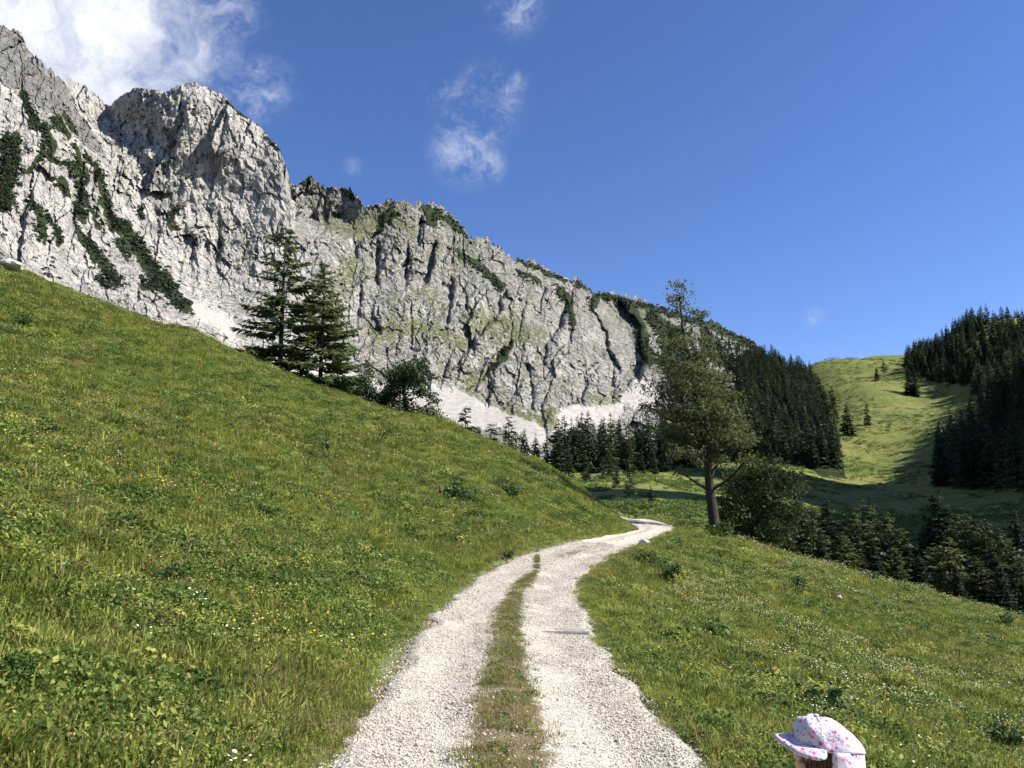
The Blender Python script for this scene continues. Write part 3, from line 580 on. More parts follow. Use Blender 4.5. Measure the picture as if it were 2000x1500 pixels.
def broadleaf(trunk_pts, trunk_r, blobs, leaf=0.09, per_m3=60, mat='olive_leaves', seed=2, hollow=0.35, dens=1.0):
    """blobs: (x, y, z, rx, rz, count). Limbs run from the trunk to each blob; leaves sit in clumps"""
    g = np.random.default_rng(seed); tp = np.asarray(trunk_pts, float); tr = [tube(tp, trunk_r, 9)]
    cs, ns = [], []
    for (x, y, z, rx, rz, n) in blobs:
        c0 = np.array([x, y, z])
        k = np.argmin(np.abs(tp[:, 2] - (z - 0.7 * rz - 0.25 * np.hypot(x, y)))); s = tp[k]
        mid = (s + c0) / 2 + np.array([0, 0, -0.12 * np.linalg.norm(c0 - s)]) + g.normal(size=3) * 0.1
        r0 = max(0.02, trunk_r[k] * 0.42); tr.append(tube([s, mid, c0], [r0, r0 * 0.6, r0 * 0.2], 5))
        nc = max(5, n // 26)
        u = g.normal(size=(nc, 3)); u /= np.linalg.norm(u, axis=1)[:, None]
        q = g.uniform(hollow, 1.08, (nc, 1)) ** 0.6
        cc = c0 + u * q * np.array([rx, rx, rz])
        for j in range(0, nc, 2): tr.append(tube([c0 * 0.6 + s * 0.1 + mid * 0.3, cc[j]], [r0 * 0.35 + .004, 0.005], 3))
        m = 26; clr = g.uniform(0.16, 0.34, (nc, 1)) * (0.55 + 0.45 * rx)
        cl = np.repeat(cc, m, 0) + g.normal(size=(nc * m, 3)) * np.repeat(clr, m, 0) * np.array([1, 1, 0.7])
        cs.append(cl); ns.append(np.repeat(u, m, 0) * 0.6 + np.array([0, 0, 0.5]))
    c = np.concatenate(cs); n = np.concatenate(ns)
    V, Q = leaf_quads(c, leaf * g.uniform(0.6, 1.3, len(c)), n, 1.1)
    tv, tf = join(tr)
    return mesh_np('trunk', tv, tf, MATS['bark'], True), mesh_np('crown', V, Q, MATS[mat])
def tree_thing(name, meshes, loc, scale, rz, label, cat='tree', group=None, parts=True):
    e = bpy.data.objects.new(name, None); COL.objects.link(e); e.empty_display_size = 0.3
    e.location = loc; e.scale = scale; e.rotation_euler = (0, 0, rz); tag(e, label, cat, group)
    obj('trunk', meshes[0], e); obj('crown', meshes[1], e); return e
def stand(px, Y): x = (px - 1000) / F * Y * 0.99; return x
def place(name, meshes, h0, px, top, Y, label, wid=1.0, cat='tree', group=None, rz=None, sink=0.15, lo=None):
    """stand a tree at distance Y under photo column px; its height follows from where its tip is"""
    x, y, zt = P(px, top, Y); x, y, zt = float(x), float(y), float(zt)
    x = float(ray(px, 0.3 * top + 0.7 * 1000)[0]) * Y
    zb = float(H(np.array([x]), np.array([y]))[0]) - sink; s = (zt - zb) / h0
    return tree_thing(name, meshes, (x, y, zb), (s * wid, s * wid, s), random.uniform(0, 6.28) if rz is None else rz, label, cat, group)

# ------------------------------------------------------------------ single trees near the track
def blob_tree(name, base, Y, trunk_px, radii, blobs_px, label, leaf, mat, count=3.2, seed=2, cat='tree', squeeze=1.0, sq=0.0, flat=0.8):
    k = Y / F; bx_, by_ = base
    x = float(ray(bx_, by_)[0]) * Y; zb = float(H(np.array([x]), np.array([Y]))[0]) - 0.12
    zpix = float(P(bx_, by_, Y)[2]); dzb = zpix - zb
    g = np.random.default_rng(seed + 50)
    tp = [(0, 0, -0.3)] + [((a - bx_) * k, 0.25 * math.sin(i * 1.7) * (i > 0), max(0.05, (by_ - b) * k + dzb)) for i, (a, b) in enumerate(trunk_px)]
    bl = []
    for (a, b, r) in blobs_px:
        a = bx_ + (a - bx_ - sq * (by_ - b)) * squeeze + sq * (by_ - b); rm = r * k; dep = g.uniform(-1, 1) * 1.9 * min(1, 60 * k) * (0.4 if r < 20 else 1)
        bl.append(((a - bx_) * k, dep, (by_ - b) * k + dzb, rm, rm * flat, int(max(60, count * r * r / 4))))
        if r > 26: bl.append(((a - bx_) * k + g.uniform(-.3, .3), -dep + g.uniform(-.6, .6), (by_ - b) * k + dzb + g.uniform(-.3, .3), rm, rm * flat * 0.95, int(count * r * r / 4)))
    ms = broadleaf(tp, [radii[0] * 1.15] + list(radii), bl, leaf, mat=mat, seed=seed)
    return tree_thing(name, ms, (x, Y, zb), (1, 1, 1), 0, label, cat)
blob_tree('maple_tree', (1396, 1024), 40.0, [(1396, 1024), (1392, 960), (1386, 890), (1376, 820), (1362, 720), (1350, 640), (1342, 575)], [0.27, 0.23, 0.20, 0.16, 0.12, 0.07, 0.03],
          [(1337, 554, 15), (1326, 574, 16), (1350, 572, 17), (1366, 598, 17), (1338, 596, 16), (1394, 607, 8), (1345, 625, 20), (1320, 645, 22), (1368, 640, 24), (1395, 655, 18), (1305, 675, 20), (1345, 672, 26), (1384, 688, 26), (1420, 690, 18), (1300, 710, 22), (1335, 718, 28), (1376, 728, 28), (1412, 728, 26), (1442, 735, 18), (1290, 750, 24), (1325, 762, 30), (1368, 770, 30), (1410, 772, 30), (1448, 778, 24), (1276, 796, 24), (1310, 804, 30), (1352, 812, 30), (1396, 815, 32), (1440, 818, 30), (1474, 826, 22), (1288, 845, 26), (1325, 852, 28), (1368, 858, 30), (1412, 862, 32), (1452, 864, 28), (1484, 862, 18), (1310, 890, 22), (1345, 898, 22), (1425, 902, 26), (1462, 900, 20), (1322, 925, 14), (1395, 895, 18)],
          'tall broad olive-green tree with bare dark trunk beside the bend of the track', 0.075, 'olive_leaves', 2.1, 3, squeeze=0.90, sq=-0.115, flat=0.55)
blob_tree('maple_sapling', (1472, 1066), 43.0, [(1472, 1066), (1474, 1020), (1476, 970), (1480, 930)], [0.13, 0.11, 0.07, 0.03],
          [(1448, 935, 30), (1490, 925, 34), (1520, 955, 32), (1425, 965, 24), (1470, 965, 40), (1505, 990, 38), (1432, 1000, 28), (1470, 1010, 38), (1530, 1010, 24), (1450, 1040, 28), (1495, 1035, 36), (1420, 1035, 20), (1480, 1060, 24), (1525, 1045, 22)],
          'lower bushy olive tree to the right of the tall trunk', 0.08, 'olive_leaves', 3.2, 4)
blob_tree('small_leafy_tree', (790, 806), 51.5, [(790, 806), (789, 780), (788, 750), (790, 720)], [0.16, 0.13, 0.09, 0.04],
          [(788, 712, 20), (765, 722, 22), (815, 718, 22), (790, 742, 28), (750, 745, 22), (828, 740, 20), (770, 768, 22), (815, 765, 20), (745, 772, 16), (838, 772, 11), (850, 782, 6), (800, 790, 16)],
          'small bright green leafy tree at the right end of the hillside trees', 0.10, 'leafy_green', 4.0, 5)
blob_tree('hillside_bush', (715, 786), 52.5, [(715, 786), (714, 770), (712, 750)], [0.08, 0.06, 0.03],
          [(700, 742, 16), (722, 748, 18), (690, 762, 16), (712, 768, 20), (735, 772, 16), (742, 790, 12), (720, 722, 9)], 'low dark bush between the second conifer and the leafy tree', 0.09, 'larch_needles', 4.5, 6, 'bush')
for bx0, by0, Yb, sz, lab in ((662, 768, 52.5, 1.0, 'low dark bush in the gap at the foot of the fuller conifer'), (585, 742, 52.5, 0.8, 'small dark shrub between the feet of the two hillside conifers'), (500, 712, 52.0, 0.7, 'small dark shrub left of the thin conifer foot'), (752, 798, 52.5, 1.0, 'dark shrub at the left foot of the leafy tree'), (836, 818, 51.5, 0.8, 'dark shrub at the right foot of the leafy tree')):
    blob_tree('hillside_shrub', (bx0, by0), Yb, [(bx0, by0), (bx0, by0 - 10), (bx0, by0 - 20)], [0.06, 0.05, 0.02], [(bx0 - 16 * sz, by0 - 12, 14 * sz), (bx0 + 4, by0 - 22 * sz, 15 * sz), (bx0 + 20 * sz, by0 - 8, 13 * sz), (bx0 + 8, by0 - 6, 14 * sz), (bx0 - 28 * sz, by0 - 2, 9 * sz), (bx0 + 34 * sz, by0 + 4, 9 * sz)], lab, 0.09, 'larch_needles', 4.5, int(bx0), 'bush')
blob_tree('crest_bush', (880, 836), 50.5, [(880, 836), (880, 826), (880, 820)], [0.05, 0.04, 0.02], [(868, 826, 9), (885, 830, 10), (898, 838, 8), (850, 822, 7)], 'small dark bush on the hill crest before the white scree', 0.08, 'larch_needles', 7, 7, 'bush')
blob_tree('corner_bush', (8, 520), 45.0, [(8, 528), (8, 518), (8, 508)], [0.05, 0.04, 0.02], [(-8, 512, 14), (12, 514, 13), (26, 520, 8), (-25, 515, 14)], 'small green bush on the skyline at the left edge', 0.07, 'leafy_green', 7, 8, 'bush')
place('larch_tree', conifer(9.2, 2.5, 32, 8, 50, 0.03, 'larch_needles', 0.50, 0.24, 0.10, 0.30, 0.05, 11, 0.22, 1.6), 9.2, 541, 436, 51.0, 'taller thin conifer with long bare side boughs on the left hillside', 1.0, rz=2.1)
place('larch_tree', conifer(8.0, 3.2, 40, 10, 48, 0.02, 'larch_needles', 0.85, 0.12, 0.06, 0.30, 0.05, 12, 0.20, 0.2), 8.0, 621, 506, 50.5, 'fuller conical conifer just right of the thin one on the hillside', 1.0, rz=0.4)

# ------------------------------------------------------------------ conifers along the lower edge of the right meadow
MID = [conifer(12, 2.9, 52, 12, 18, 0.03, 'spruce_needles', 0.75, 0.06, 0.30, 0.42, 0.05, 21, 0.30), conifer(12, 2.5, 54, 12, 18, 0.03, 'spruce_needles', 0.70, 0.08, 0.36, 0.40, 0.05, 22, 0.30), conifer(12, 3.0, 46, 11, 18, 0.03, 'larch_needles', 0.62, 0.14, 0.12, 0.42, 0.05, 23, 0.26, 1.2), conifer(12, 3.2, 44, 11, 18, 0.02, 'olive_leaves', 0.45, 0.2, 0.05, 0.38, 0.05, 24, 0.34, 1.8)]
S_, S2, L_, O_ = 0, 1, 2, 3
G_ROW = 'conifers along the lower edge of the right meadow'
for px, top, Y, k, wd, lab in [(1558, 958, 58, S_, 1.0, 'dark pointed spruce directly right of the bushy olive tree'), (1614, 967, 60, S2, 1.15, 'second dark spruce tip right of the bushy olive tree'), (1585, 985, 57, L_, 1.0, 'green larch wedged between the two first dark spruces'), (1662, 992, 60, O_, 1.0, 'brownish open-crowned tree beside the second dark spruce'), (1684, 975, 62, L_, 1.05, 'broad larch left of the slim spruce tip'), (1702, 962, 64, S2, 0.8, 'slim spruce tip rising behind the broad larch'), (1725, 1000, 60, O_, 1.0, 'olive rounded tree right of the slim spruce'), (1762, 1030, 60, L_, 1.0, 'low larch in the dip left of the tallest right-hand spruce'), (1806, 1004, 60, S_, 0.9, 'short dark spruce leaning on the tallest one'), (1834, 953, 60, S_, 1.15, 'tallest dark spruce in the row on the right'), (1880, 990, 58, L_, 1.05, 'light green larch right of the tallest spruce'), (1917, 1002, 57, L_, 1.1, 'wide light green larch near the right edge'), (1950, 1030, 54, O_, 0.9, 'olive tree before the spruce at the right edge'), (1979, 988, 58, S2, 1.0, 'dark spruce standing at the right edge of the row')]:
    place('larch_tree' if k == L_ else 'spruce_tree' if k in (S_, S2) else 'open_crowned_tree', MID[k], 12.0, px, top, Y, lab, wd, group=G_ROW)
for i, (px, top, Y, k) in enumerate([(1640, 1040, 55, O_), (1745, 1065, 52, L_), (1790, 1080, 50, S_), (1845, 1050, 52, O_), (1860, 1100, 46, S2), (1900, 1085, 47, O_), (1945, 1100, 44, S_), (1600, 1030, 54, S2), (1700, 1050, 54, S2), (1985, 1080, 46, L_), (1820, 1060, 56, L_), (1930, 1060, 52, S_), (1770, 1065, 58, S2), (1670, 1040, 58, S_), (2020, 1010, 56, S_), (2060, 1000, 54, L_), (2035, 1100, 44, S2), (1535, 1010, 56, S2), (1880, 1070, 55, S_), (1720, 1040, 62, S_)]):
    place(('spruce_tree', 'spruce_tree', 'larch_tree', 'open_crowned_tree')[k], MID[k], 12.0, px, top, Y, 'dark tree in the shady thicket filling the row below the right meadow', 1.15, group='thicket trees below the right meadow')

# ------------------------------------------------------------------ valley trees beyond the bend
FAR = [conifer(20, 3.4, 38, 11, 6, 0.03, 'far_spruce', 0.75, 0.04, 0.35, 0.85, 0.05, 31, 0.34), conifer(20, 2.9, 40, 11, 6, 0.02, 'far_spruce', 0.68, 0.06, 0.4, 0.8, 0.05, 32, 0.34), conifer(20, 3.9, 36, 11, 6, 0.03, 'far_spruce', 0.85, 0.06, 0.3, 0.85, 0.05, 33, 0.36), conifer(20, 3.6, 32, 10, 7, 0.04, 'far_larch', 0.62, 0.12, 0.15, 0.85, 0.05, 34, 0.32), conifer(20, 3.6, 26, 9, 7, 0.20, 'far_larch', 0.45, 0.2, 0.1, 0.85, 0.05, 35, 0.3, 2.0)]
VAL = [(908, 793, 250, 4, 1.2, 'thin straggly pine at the left before the white scree'), (932, 830, 240, 3, 1.3, 'low larch right of the straggly pine on the crest'), (958, 826, 250, 4, 1.2, 'ragged pine below the end of the left scree'), (994, 811, 250, 4, 1.1, 'pine tip standing out against the scree tongue'), (1024, 836, 245, 0, 1.1, 'short spruce right of the scree-tongue pine'), (1046, 845, 240, 2, 1.2, 'squat spruce at the low point of the scree'), (1087, 826, 225, 2, 1.15, 'dark broad spruce nearest the hill crest in the valley'), (1068, 850, 235, 1, 1.1, 'slim spruce left of the dark broad valley spruce'), (1121, 832, 235, 4, 1.5, 'round-topped dark tree in the middle of the valley wood'), (1162, 826, 245, 0, 1.0, 'pointed spruce under the grey scree fan'), (1181, 828, 250, 1, 1.0, 'slender spruce right of the pointed one under the scree fan'), (1207, 832, 245, 0, 1.1, 'spruce left of the pale larch in the valley wood'), (1231, 856, 215, 3, 1.1, 'paler green larch at the front of the valley wood'), (1255, 876, 220, 1, 1.0, 'narrow dark spruce right of the pale larch'), (1279, 872, 225, 0, 1.0, 'last dark spruce of the valley wood before the tall tree'), (1145, 880, 170, 3, 1.0, 'small larch on the lit slope behind the hill crest'), (1178, 892, 165, 4, 1.1, 'thin young pine on the lit slope behind the hill crest'), (1205, 900, 150, 3, 1.0, 'small feathery larch above the end of the track'), (1231, 902, 105, 4, 1.0, 'thin-trunked pine just above the end of the track'), (1272, 945, 90, 3, 1.1, 'knee-high young conifer right of the thin-trunked pine'), (1110, 862, 200, 3, 1.0, 'larch at the foot of the dark valley spruces'), (1190, 870, 200, 3, 1.1, 'soft green larch before the middle of the valley wood')]
for px, top, Y, k, wd, lab in VAL:
    place(('spruce_tree', 'spruce_tree', 'spruce_tree', 'larch_tree', 'pine_tree')[k], FAR[k], 20.0, px, top, Y, lab, wd, group='trees across the valley floor', sink=0.3)

# small trees standing alone on the far pasture
for px, top, Y, k, wd, lab in [(1634, 752, 560, 3, 1.15, 'pale lone larch on the far pasture next to the wood edge'), (1662, 783, 455, 2, 1.35, 'dense dark cone-shaped spruce alone on the far pasture'), (1702, 782, 480, 3, 0.9, 'faint small larch in the middle of the far pasture'), (1726, 714, 700, 1, 1.3, 'left spruce of the pair high on the far pasture'), (1741, 703, 720, 4, 1.3, 'taller ragged tree of the pair high on the far pasture'), (1789, 715, 640, 0, 1.3, 'left tree of the dark pair below the right-hand wood'), (1801, 722, 635, 1, 1.3, 'right tree of the dark pair below the right-hand wood')]:
    place('larch_tree' if k > 2 else 'spruce_tree', FAR[k], 20.0, px, top, Y, lab, wd, group='single trees on the far pasture', sink=0.4)

# woods: the nearest trees one by one, the rest as one mass
def wood(pts, label, group, n_single, hmin, hmax, name='spruce_tree', var=(0, 1, 2, 0, 1, 3)):
    """pts: (n,3) feet, nearest first"""
    rest = []
    for i, (x, y, z) in enumerate(pts):
        k = var[rng.integers(len(var))]; s = rng.uniform(hmin, hmax) / 20.0; wd = s * rng.uniform(0.85, 1.2); a = rng.uniform(0, 6.28)
        if i < n_single:
            tree_thing(name, FAR[k], (x, y, z - 0.5), (wd, wd, s), a, label, 'tree', group)
        else: rest.append((x, y, z - 0.5, wd, s, a, k))
    return rest
def thin(pts, dmin):
    keep = []
    cell = {}
    for i in range(len(pts)):
        x, y = pts[i][0], pts[i][1]; c = (int(x // dmin), int(y // dmin))
        if any((x - q[0]) ** 2 + (y - q[1]) ** 2 < dmin * dmin for a in (-1, 0, 1) for b in (-1, 0, 1) for q in cell.get((c[0] + a, c[1] + b), ())): continue
        cell.setdefault(c, []).append((x, y)); keep.append(i)
    return pts[keep]
rest = []
q = rng.uniform([1440, 690], [1650, 935], (5000, 2))
q = q[poly_mask(q[:, 0], q[:, 1], [(1440, 722), (1470, 700), (1500, 702), (1545, 722), (1580, 738), (1602, 785), (1622, 835), (1642, 890), (1640, 912), (1590, 915), (1490, 905), (1440, 890)])]
pm_ = np.stack(on_mountain(q[:, 0], q[:, 1]), 1); pm_ = pm_[np.argsort(pm_[:, 1])]; pm_ = thin(pm_, 5.5)
rest += wood(pm_, 'dark spruce in the dense wood on the spur below the grey ridge', 'wood on the spur below the ridge', 110, 11, 23, var=(0, 1, 2, 0, 1, 3, 4))
def plan_wood(n, pxr, yr, poly, dmin):
    a = rng.uniform(pxr[0], pxr[1], n); Y = np.exp(rng.uniform(math.log(yr[0]), math.log(yr[1]), n)); x = (a - 1000) / F * Y * 0.99; z = H(x, Y)
    ppx, ppy = project(x, Y, z); k = poly_mask(ppx, ppy, poly); pts = np.stack([x, Y, z], 1)[k]; pts = pts[np.argsort(pts[:, 1])]; return thin(pts, dmin)
pr = plan_wood(10000, (1740, 2350), (230, 1000), [(1772, 708), (1800, 684), (1850, 655), (1905, 636), (1960, 638), (2400, 660), (2400, 980), (1990, 958), (1840, 952), (1832, 905), (1848, 868), (1925, 830), (1918, 780), (1880, 752), (1800, 745), (1770, 728)], 6.0)
rest += wood(pr, 'dark spruce in the shaded wood covering the right-hand hill', 'wood on the right-hand hill', 130, 11, 24, var=(0, 1, 2, 0, 1, 3, 2))
pv_ = plan_wood(2500, (1090, 1345), (235, 340), [(1080, 900), (1360, 900), (1360, 945), (1080, 945)], 6.5)
rest += wood(pv_, 'dark spruce at the back of the valley wood under the scree', 'back rows of the valley wood', 40, 10, 20, var=(0, 1, 2, 3))
q = rng.uniform([1290, 600], [1500, 900], (1500, 2)); q = q[poly_mask(q[:, 0], q[:, 1], [(1300, 640), (1380, 650), (1470, 690), (1500, 720), (1440, 900), (1290, 905), (1270, 830), (1330, 770)])]
pm2 = np.stack(on_mountain(q[:, 0], q[:, 1]), 1); pm2 = pm2[np.argsort(pm2[:, 1])]; pm2 = thin(pm2, 8.0)
rest += wood(pm2, '', '', 0, 7, 13)
GN_CACHE = {}
def scatter(name, pts, rot, scl, vid, variants, mat, label=None):
    """many small repeats as one mass: points that carry mesh copies"""
    pts = np.asarray(pts, np.float32); scl = np.asarray(scl, np.float32)
    if scl.ndim == 1: scl = np.repeat(scl[:, None], 3, 1)
    me = mesh_np(name, pts, [], None, attrs={'rot': ('FLOAT_VECTOR', 'POINT', rot), 'scl': ('FLOAT_VECTOR', 'POINT', scl), 'vid': ('INT', 'POINT', np.asarray(vid, np.int32))}) if False else None
    me = bpy.data.meshes.new(name); me.vertices.add(len(pts)); me.vertices.foreach_set('co', pts.ravel())
    for k, typ, arr, key in (('rot', 'FLOAT_VECTOR', rot, 'vector'), ('scl', 'FLOAT_VECTOR', scl, 'vector'), ('vid', 'INT', np.asarray(vid, np.int32), 'value')):
        me.attributes.new(k, typ, 'POINT').data.foreach_set(key, np.asarray(arr).astype(np.int32 if typ == 'INT' else np.float32).ravel())
    o = obj(name, me); tag(o, label, kind='stuff')
    ng = bpy.data.node_groups.new(name, 'GeometryNodeTree'); ng.interface.new_socket('Geometry', in_out='INPUT', socket_type='NodeSocketGeometry'); ng.interface.new_socket('Geometry', in_out='OUTPUT', socket_type='NodeSocketGeometry')
    t = NT(ng); gi = t.n('NodeGroupInput'); go = t.n('NodeGroupOutput'); jn = t.n('GeometryNodeJoinGeometry')
    at = {k: t.n('GeometryNodeInputNamedAttribute', {'Name': k}, data_type=ty).outputs[0] for k, ty in (('rot', 'FLOAT_VECTOR'), ('scl', 'FLOAT_VECTOR'), ('vid', 'INT'))}
    for i, vm in enumerate(variants):
        vo = bpy.data.objects.new(name + '_piece', vm)
        oi = t.n('GeometryNodeObjectInfo', {'Object': vo})
        eq = t.n('FunctionNodeCompare', data_type='INT', operation='EQUAL'); ng.links.new(at['vid'], eq.inputs[2]); eq.inputs[3].default_value = i
        er = t.n('FunctionNodeEulerToRotation', {0: at['rot']})
        ip = t.n('GeometryNodeInstanceOnPoints', {'Points': gi.outputs[0], 'Selection': eq.outputs[0], 'Instance': oi.outputs['Geometry'], 'Rotation': er.outputs[0], 'Scale': at['scl']})
        ng.links.new(ip.outputs[0], jn.inputs[0])
    ng.links.new(jn.outputs[0], go.inputs[0])
    md = o.modifiers.new('scatter', 'NODES'); md.node_group = ng
    return o
rest = np.array(rest)
scatter('forest', rest[:, :3], np.stack([0 * rest[:, 5], 0 * rest[:, 5], rest[:, 5]], 1), rest[:, [3, 3, 4]], rest[:, 6].astype(int), [m[1] for m in FAR], None, 'mass of dark spruces filling the woods on the spur and the right hill')

# ------------------------------------------------------------------ grass, herbs, flowers
def blade_mesh(name, n, hmin, hmax, spread, width, mat, lean=0.5, seg=2, seed=0):
    g = np.random.default_rng(seed); Vs, Fs = [], []; o = 0; quads, tris = [], []
    for i in range(n):
        a = g.uniform(0, 6.28); r = spread * math.sqrt(g.uniform()); b = np.array([r * math.cos(a), r * math.sin(a), -0.02]); h = g.uniform(hmin, hmax)
        d = a + g.normal() * 0.8; ln = np.array([math.cos(d), math.sin(d), 0]) * lean * h * g.uniform(0.2, 1.2); s = np.array([-math.sin(d + g.normal() * .6), math.cos(d), 0]) * width * g.uniform(0.7, 1.3)
        m = b + ln * 0.35 + np.array([0, 0, h * 0.62]); tip = b + ln + np.array([0, 0, h * g.uniform(0.8, 1.0)])
        Vs += [b - s, b + s, m + s * .7, m - s * .7, tip]; quads.append((o, o + 1, o + 2, o + 3)); tris.append((o + 3, o + 2, o + 4)); o += 5
    return mesh_np(name, np.array(Vs), [np.array(quads), np.array(tris)], MATS[mat])
def leafy_mesh(name, n, h, spread, size, mat, seed=0, aspect=1.2, stems=True):
    g = np.random.default_rng(seed); c = np.stack([g.normal(size=n) * spread * .55, g.normal(size=n) * spread * .55, g.uniform(0.1, 1, n) ** 0.8 * h], 1)
    c[:, 2] *= np.exp(-(c[:, 0] ** 2 + c[:, 1] ** 2) / (spread * 1.3) ** 2)
    V, Q = leaf_quads(c, size * g.uniform(0.6, 1.3, n), np.array([0, 0, 0.9]), aspect)
    return mesh_np(name, V, Q, MATS[mat])
def flower_mesh(name, n, h, spread, size, petal, seed=0):
    g = np.random.default_rng(seed); Vs, hex_, quads = [], [], []; o = 0
    for i in range(n):
        x, y = g.normal(size=2) * spread; z = h * g.uniform(0.75, 1.1); t = g.normal(size=2) * 0.35; nrm = np.array([t[0], t[1], 1.0]); nrm /= np.linalg.norm(nrm)
        a = np.cross(nrm, (1, 0, 0)); a /= np.linalg.norm(a); b = np.cross(nrm, a); s = size * g.uniform(0.7, 1.25); c = np.array([x, y, z])
        Vs += [c + s * (math.cos(k * math.pi / 3) * a + math.sin(k * math.pi / 3) * b) - nrm * 0.15 * s for k in range(6)] + [c + nrm * s * 0.35]
        hex_ += [(o + k, o + (k + 1) % 6, o + 6) for k in range(6)]; o += 7
    return mesh_np(name, np.array(Vs), [np.array(hex_)], MATS[petal])
VAR = [blade_mesh('blades', 30, 0.05, 0.12, 0.12, 0.0055, 'grass', 0.9, seed=1), blade_mesh('blades', 32, 0.04, 0.10, 0.13, 0.006, 'grass', 1.1, seed=2), blade_mesh('blades', 24, 0.07, 0.16, 0.12, 0.005, 'grass', 0.8, seed=3),
       leafy_mesh('herb', 42, 0.12, 0.14, 0.018, 'herb', 4), leafy_mesh('herb', 34, 0.09, 0.13, 0.023, 'herb', 5), blade_mesh('dry', 14, 0.06, 0.18, 0.10, 0.004, 'dry_grass', 0.8, seed=6), leafy_mesh('herb', 44, 0.16, 0.15, 0.018, 'grass', 7, 0.8), leafy_mesh('herb', 60, 0.07, 0.16, 0.012, 'grass', 8, 1.0), leafy_mesh('herb', 46, 0.10, 0.14, 0.014, 'dry_grass', 9, 0.7)]
def field(n, ymin, ymax, pw):
    """random ground points, denser near the camera"""
    d = (rng.uniform(size=n) * (ymax ** pw - ymin ** pw) + ymin ** pw) ** (1 / pw); a = np.radians(rng.uniform(-41, 40, n)); return d * np.sin(a), d * np.cos(a)
def offroad(x, y):
    return np.maximum(np.interp(y, yy, XL) - x, x - np.interp(y, yy, XR)) + np.where(y > 47.4, 5, 0)
gx, gy = field(200000, 2.6, 62, 0.95)
of = offroad(gx, gy); edge = (fbm(gx * 1.6, gy * 1.6, 3, 81) - 0.5) * 0.7
keep = of > edge * 0.6 - 0.02 + 0.13 * np.clip(1.4 - gy / 9, 0, 1); gx, gy, of = gx[keep], gy[keep], of[keep]
# hidden ground behind the crest and below the right edge needs none
gz = H(gx, gy); ppx, ppy = project(gx, gy, gz)
keep = (ppy > np.interp(ppx, SIL[:, 0], SIL[:, 1]) - 25) & (ppx > -120) & (ppx < 2120) & (ppy < 1680)
gx, gy, gz, of = gx[keep], gy[keep], gz[keep], of[keep]; n = len(gx); dist = np.hypot(gx, gy)
p1 = fbm(gx * 0.22, gy * 0.22, 3, 91); p2 = fbm(gx * 0.7, gy * 0.7, 3, 92); u = rng.uniform(size=n)
vid = np.where(u < 0.33, 0, np.where(u < 0.66, 1, 2))
herb = rng.uniform(size=n) < np.clip(0.46 + 2.4 * (p2 - 0.5), 0.12, 0.9); vid = np.where(herb, rng.choice([3, 4, 6, 7, 7], n), vid)
dry = rng.uniform(size=n) < np.clip(0.02 + 1.1 * (p1 - 0.60) + 0.30 * np.exp(-np.maximum(of, 0) / 0.5), 0.02, 0.6); vid = np.where(dry, rng.choice([5, 8], n), vid)
sc_ = rng.uniform(0.7, 1.3, n) * (0.75 + 0.55 * p1) * (1 + np.clip(dist - 12, 0, 60) * 0.011) * np.clip(0.45 + of * 0.9, 0.42, 1.0)
sc_ = sc_ * np.where(rng.uniform(size=n) < 0.06, 1.35, 1.0) * np.clip(0.62 + dist * 0.045, 0.75, 1.0); sc_ = np.where(herb, sc_ * (0.8 + 0.9 * np.clip(p2 - 0.45, 0, .4)), sc_)
thin_ = rng.uniform(size=n) > 0.92 * np.maximum.reduce([np.exp(-((gx - a) ** 2 / b + (gy - c) ** 2 / b)) for a, c, b in ((-2.55, 6.2, .10), (-2.3, 6.9, .10), (-2.9, 6.9, .08), (-3.1, 7.4, .12), (-2.2, 5.6, .12), (-3.6, 7.7, .10))]); gx, gy, gz, vid, sc_ = [a[thin_] for a in (gx, gy, gz, vid, sc_)]; n = len(gx)
rot = np.stack([rng.normal(size=n) * .12, rng.normal(size=n) * .12, rng.uniform(0, 6.28, n)], 1)
scatter('grass', np.stack([gx, gy, gz], 1), rot, sc_, vid, VAR, None, 'short green pasture grass and herbs on both slopes beside the track')
a_ = rng.uniform(1080, 2020, 26000); Y_ = np.exp(rng.uniform(math.log(70), math.log(900), 26000)); x_ = (a_ - 1000) / F * Y_; z_ = H(x_, Y_); ppx, ppy = project(x_, Y_, z_)
k_ = (fbm(x_ * 0.03, Y_ * 0.03, 3, 141) + 0.25 * fbm(x_ * 0.15, Y_ * 0.15, 2, 142) > 0.60) & (ppy > 700); x_, Y_, z_ = x_[k_], Y_[k_], z_[k_]; n = len(x_)
TUS = [leafy_mesh('tussock', 40, 0.5, 0.6, 0.12, 'herb', 31), leafy_mesh('tussock', 40, 0.35, 0.8, 0.12, 'weed', 32), leafy_mesh('tussock', 40, 0.4, 0.7, 0.12, 'grass', 33)]
scatter('pasture_tussocks', np.stack([x_, Y_, z_], 1), np.stack([0 * x_, 0 * x_, rng.uniform(0, 6.28, n)], 1), rng.uniform(0.6, 1.8, n) * (0.6 + Y_ / 500), rng.choice([0, 0, 1, 2], n), TUS, None, 'low tussocks and scrub dotted over the far pasture')
CL = [leafy_mesh('clump', 130, 0.24, 0.30, 0.034, 'herb', 41), leafy_mesh('clump', 150, 0.18, 0.34, 0.028, 'weed', 42), leafy_mesh('clump', 120, 0.28, 0.26, 0.032, 'grass', 43), leafy_mesh('clump', 110, 0.20, 0.30, 0.026, 'dry_grass', 44)]
gx, gy = field(9000, 4.5, 52, 1.15); of = offroad(gx, gy); gz = H(gx, gy); ppx, ppy = project(gx, gy, gz)
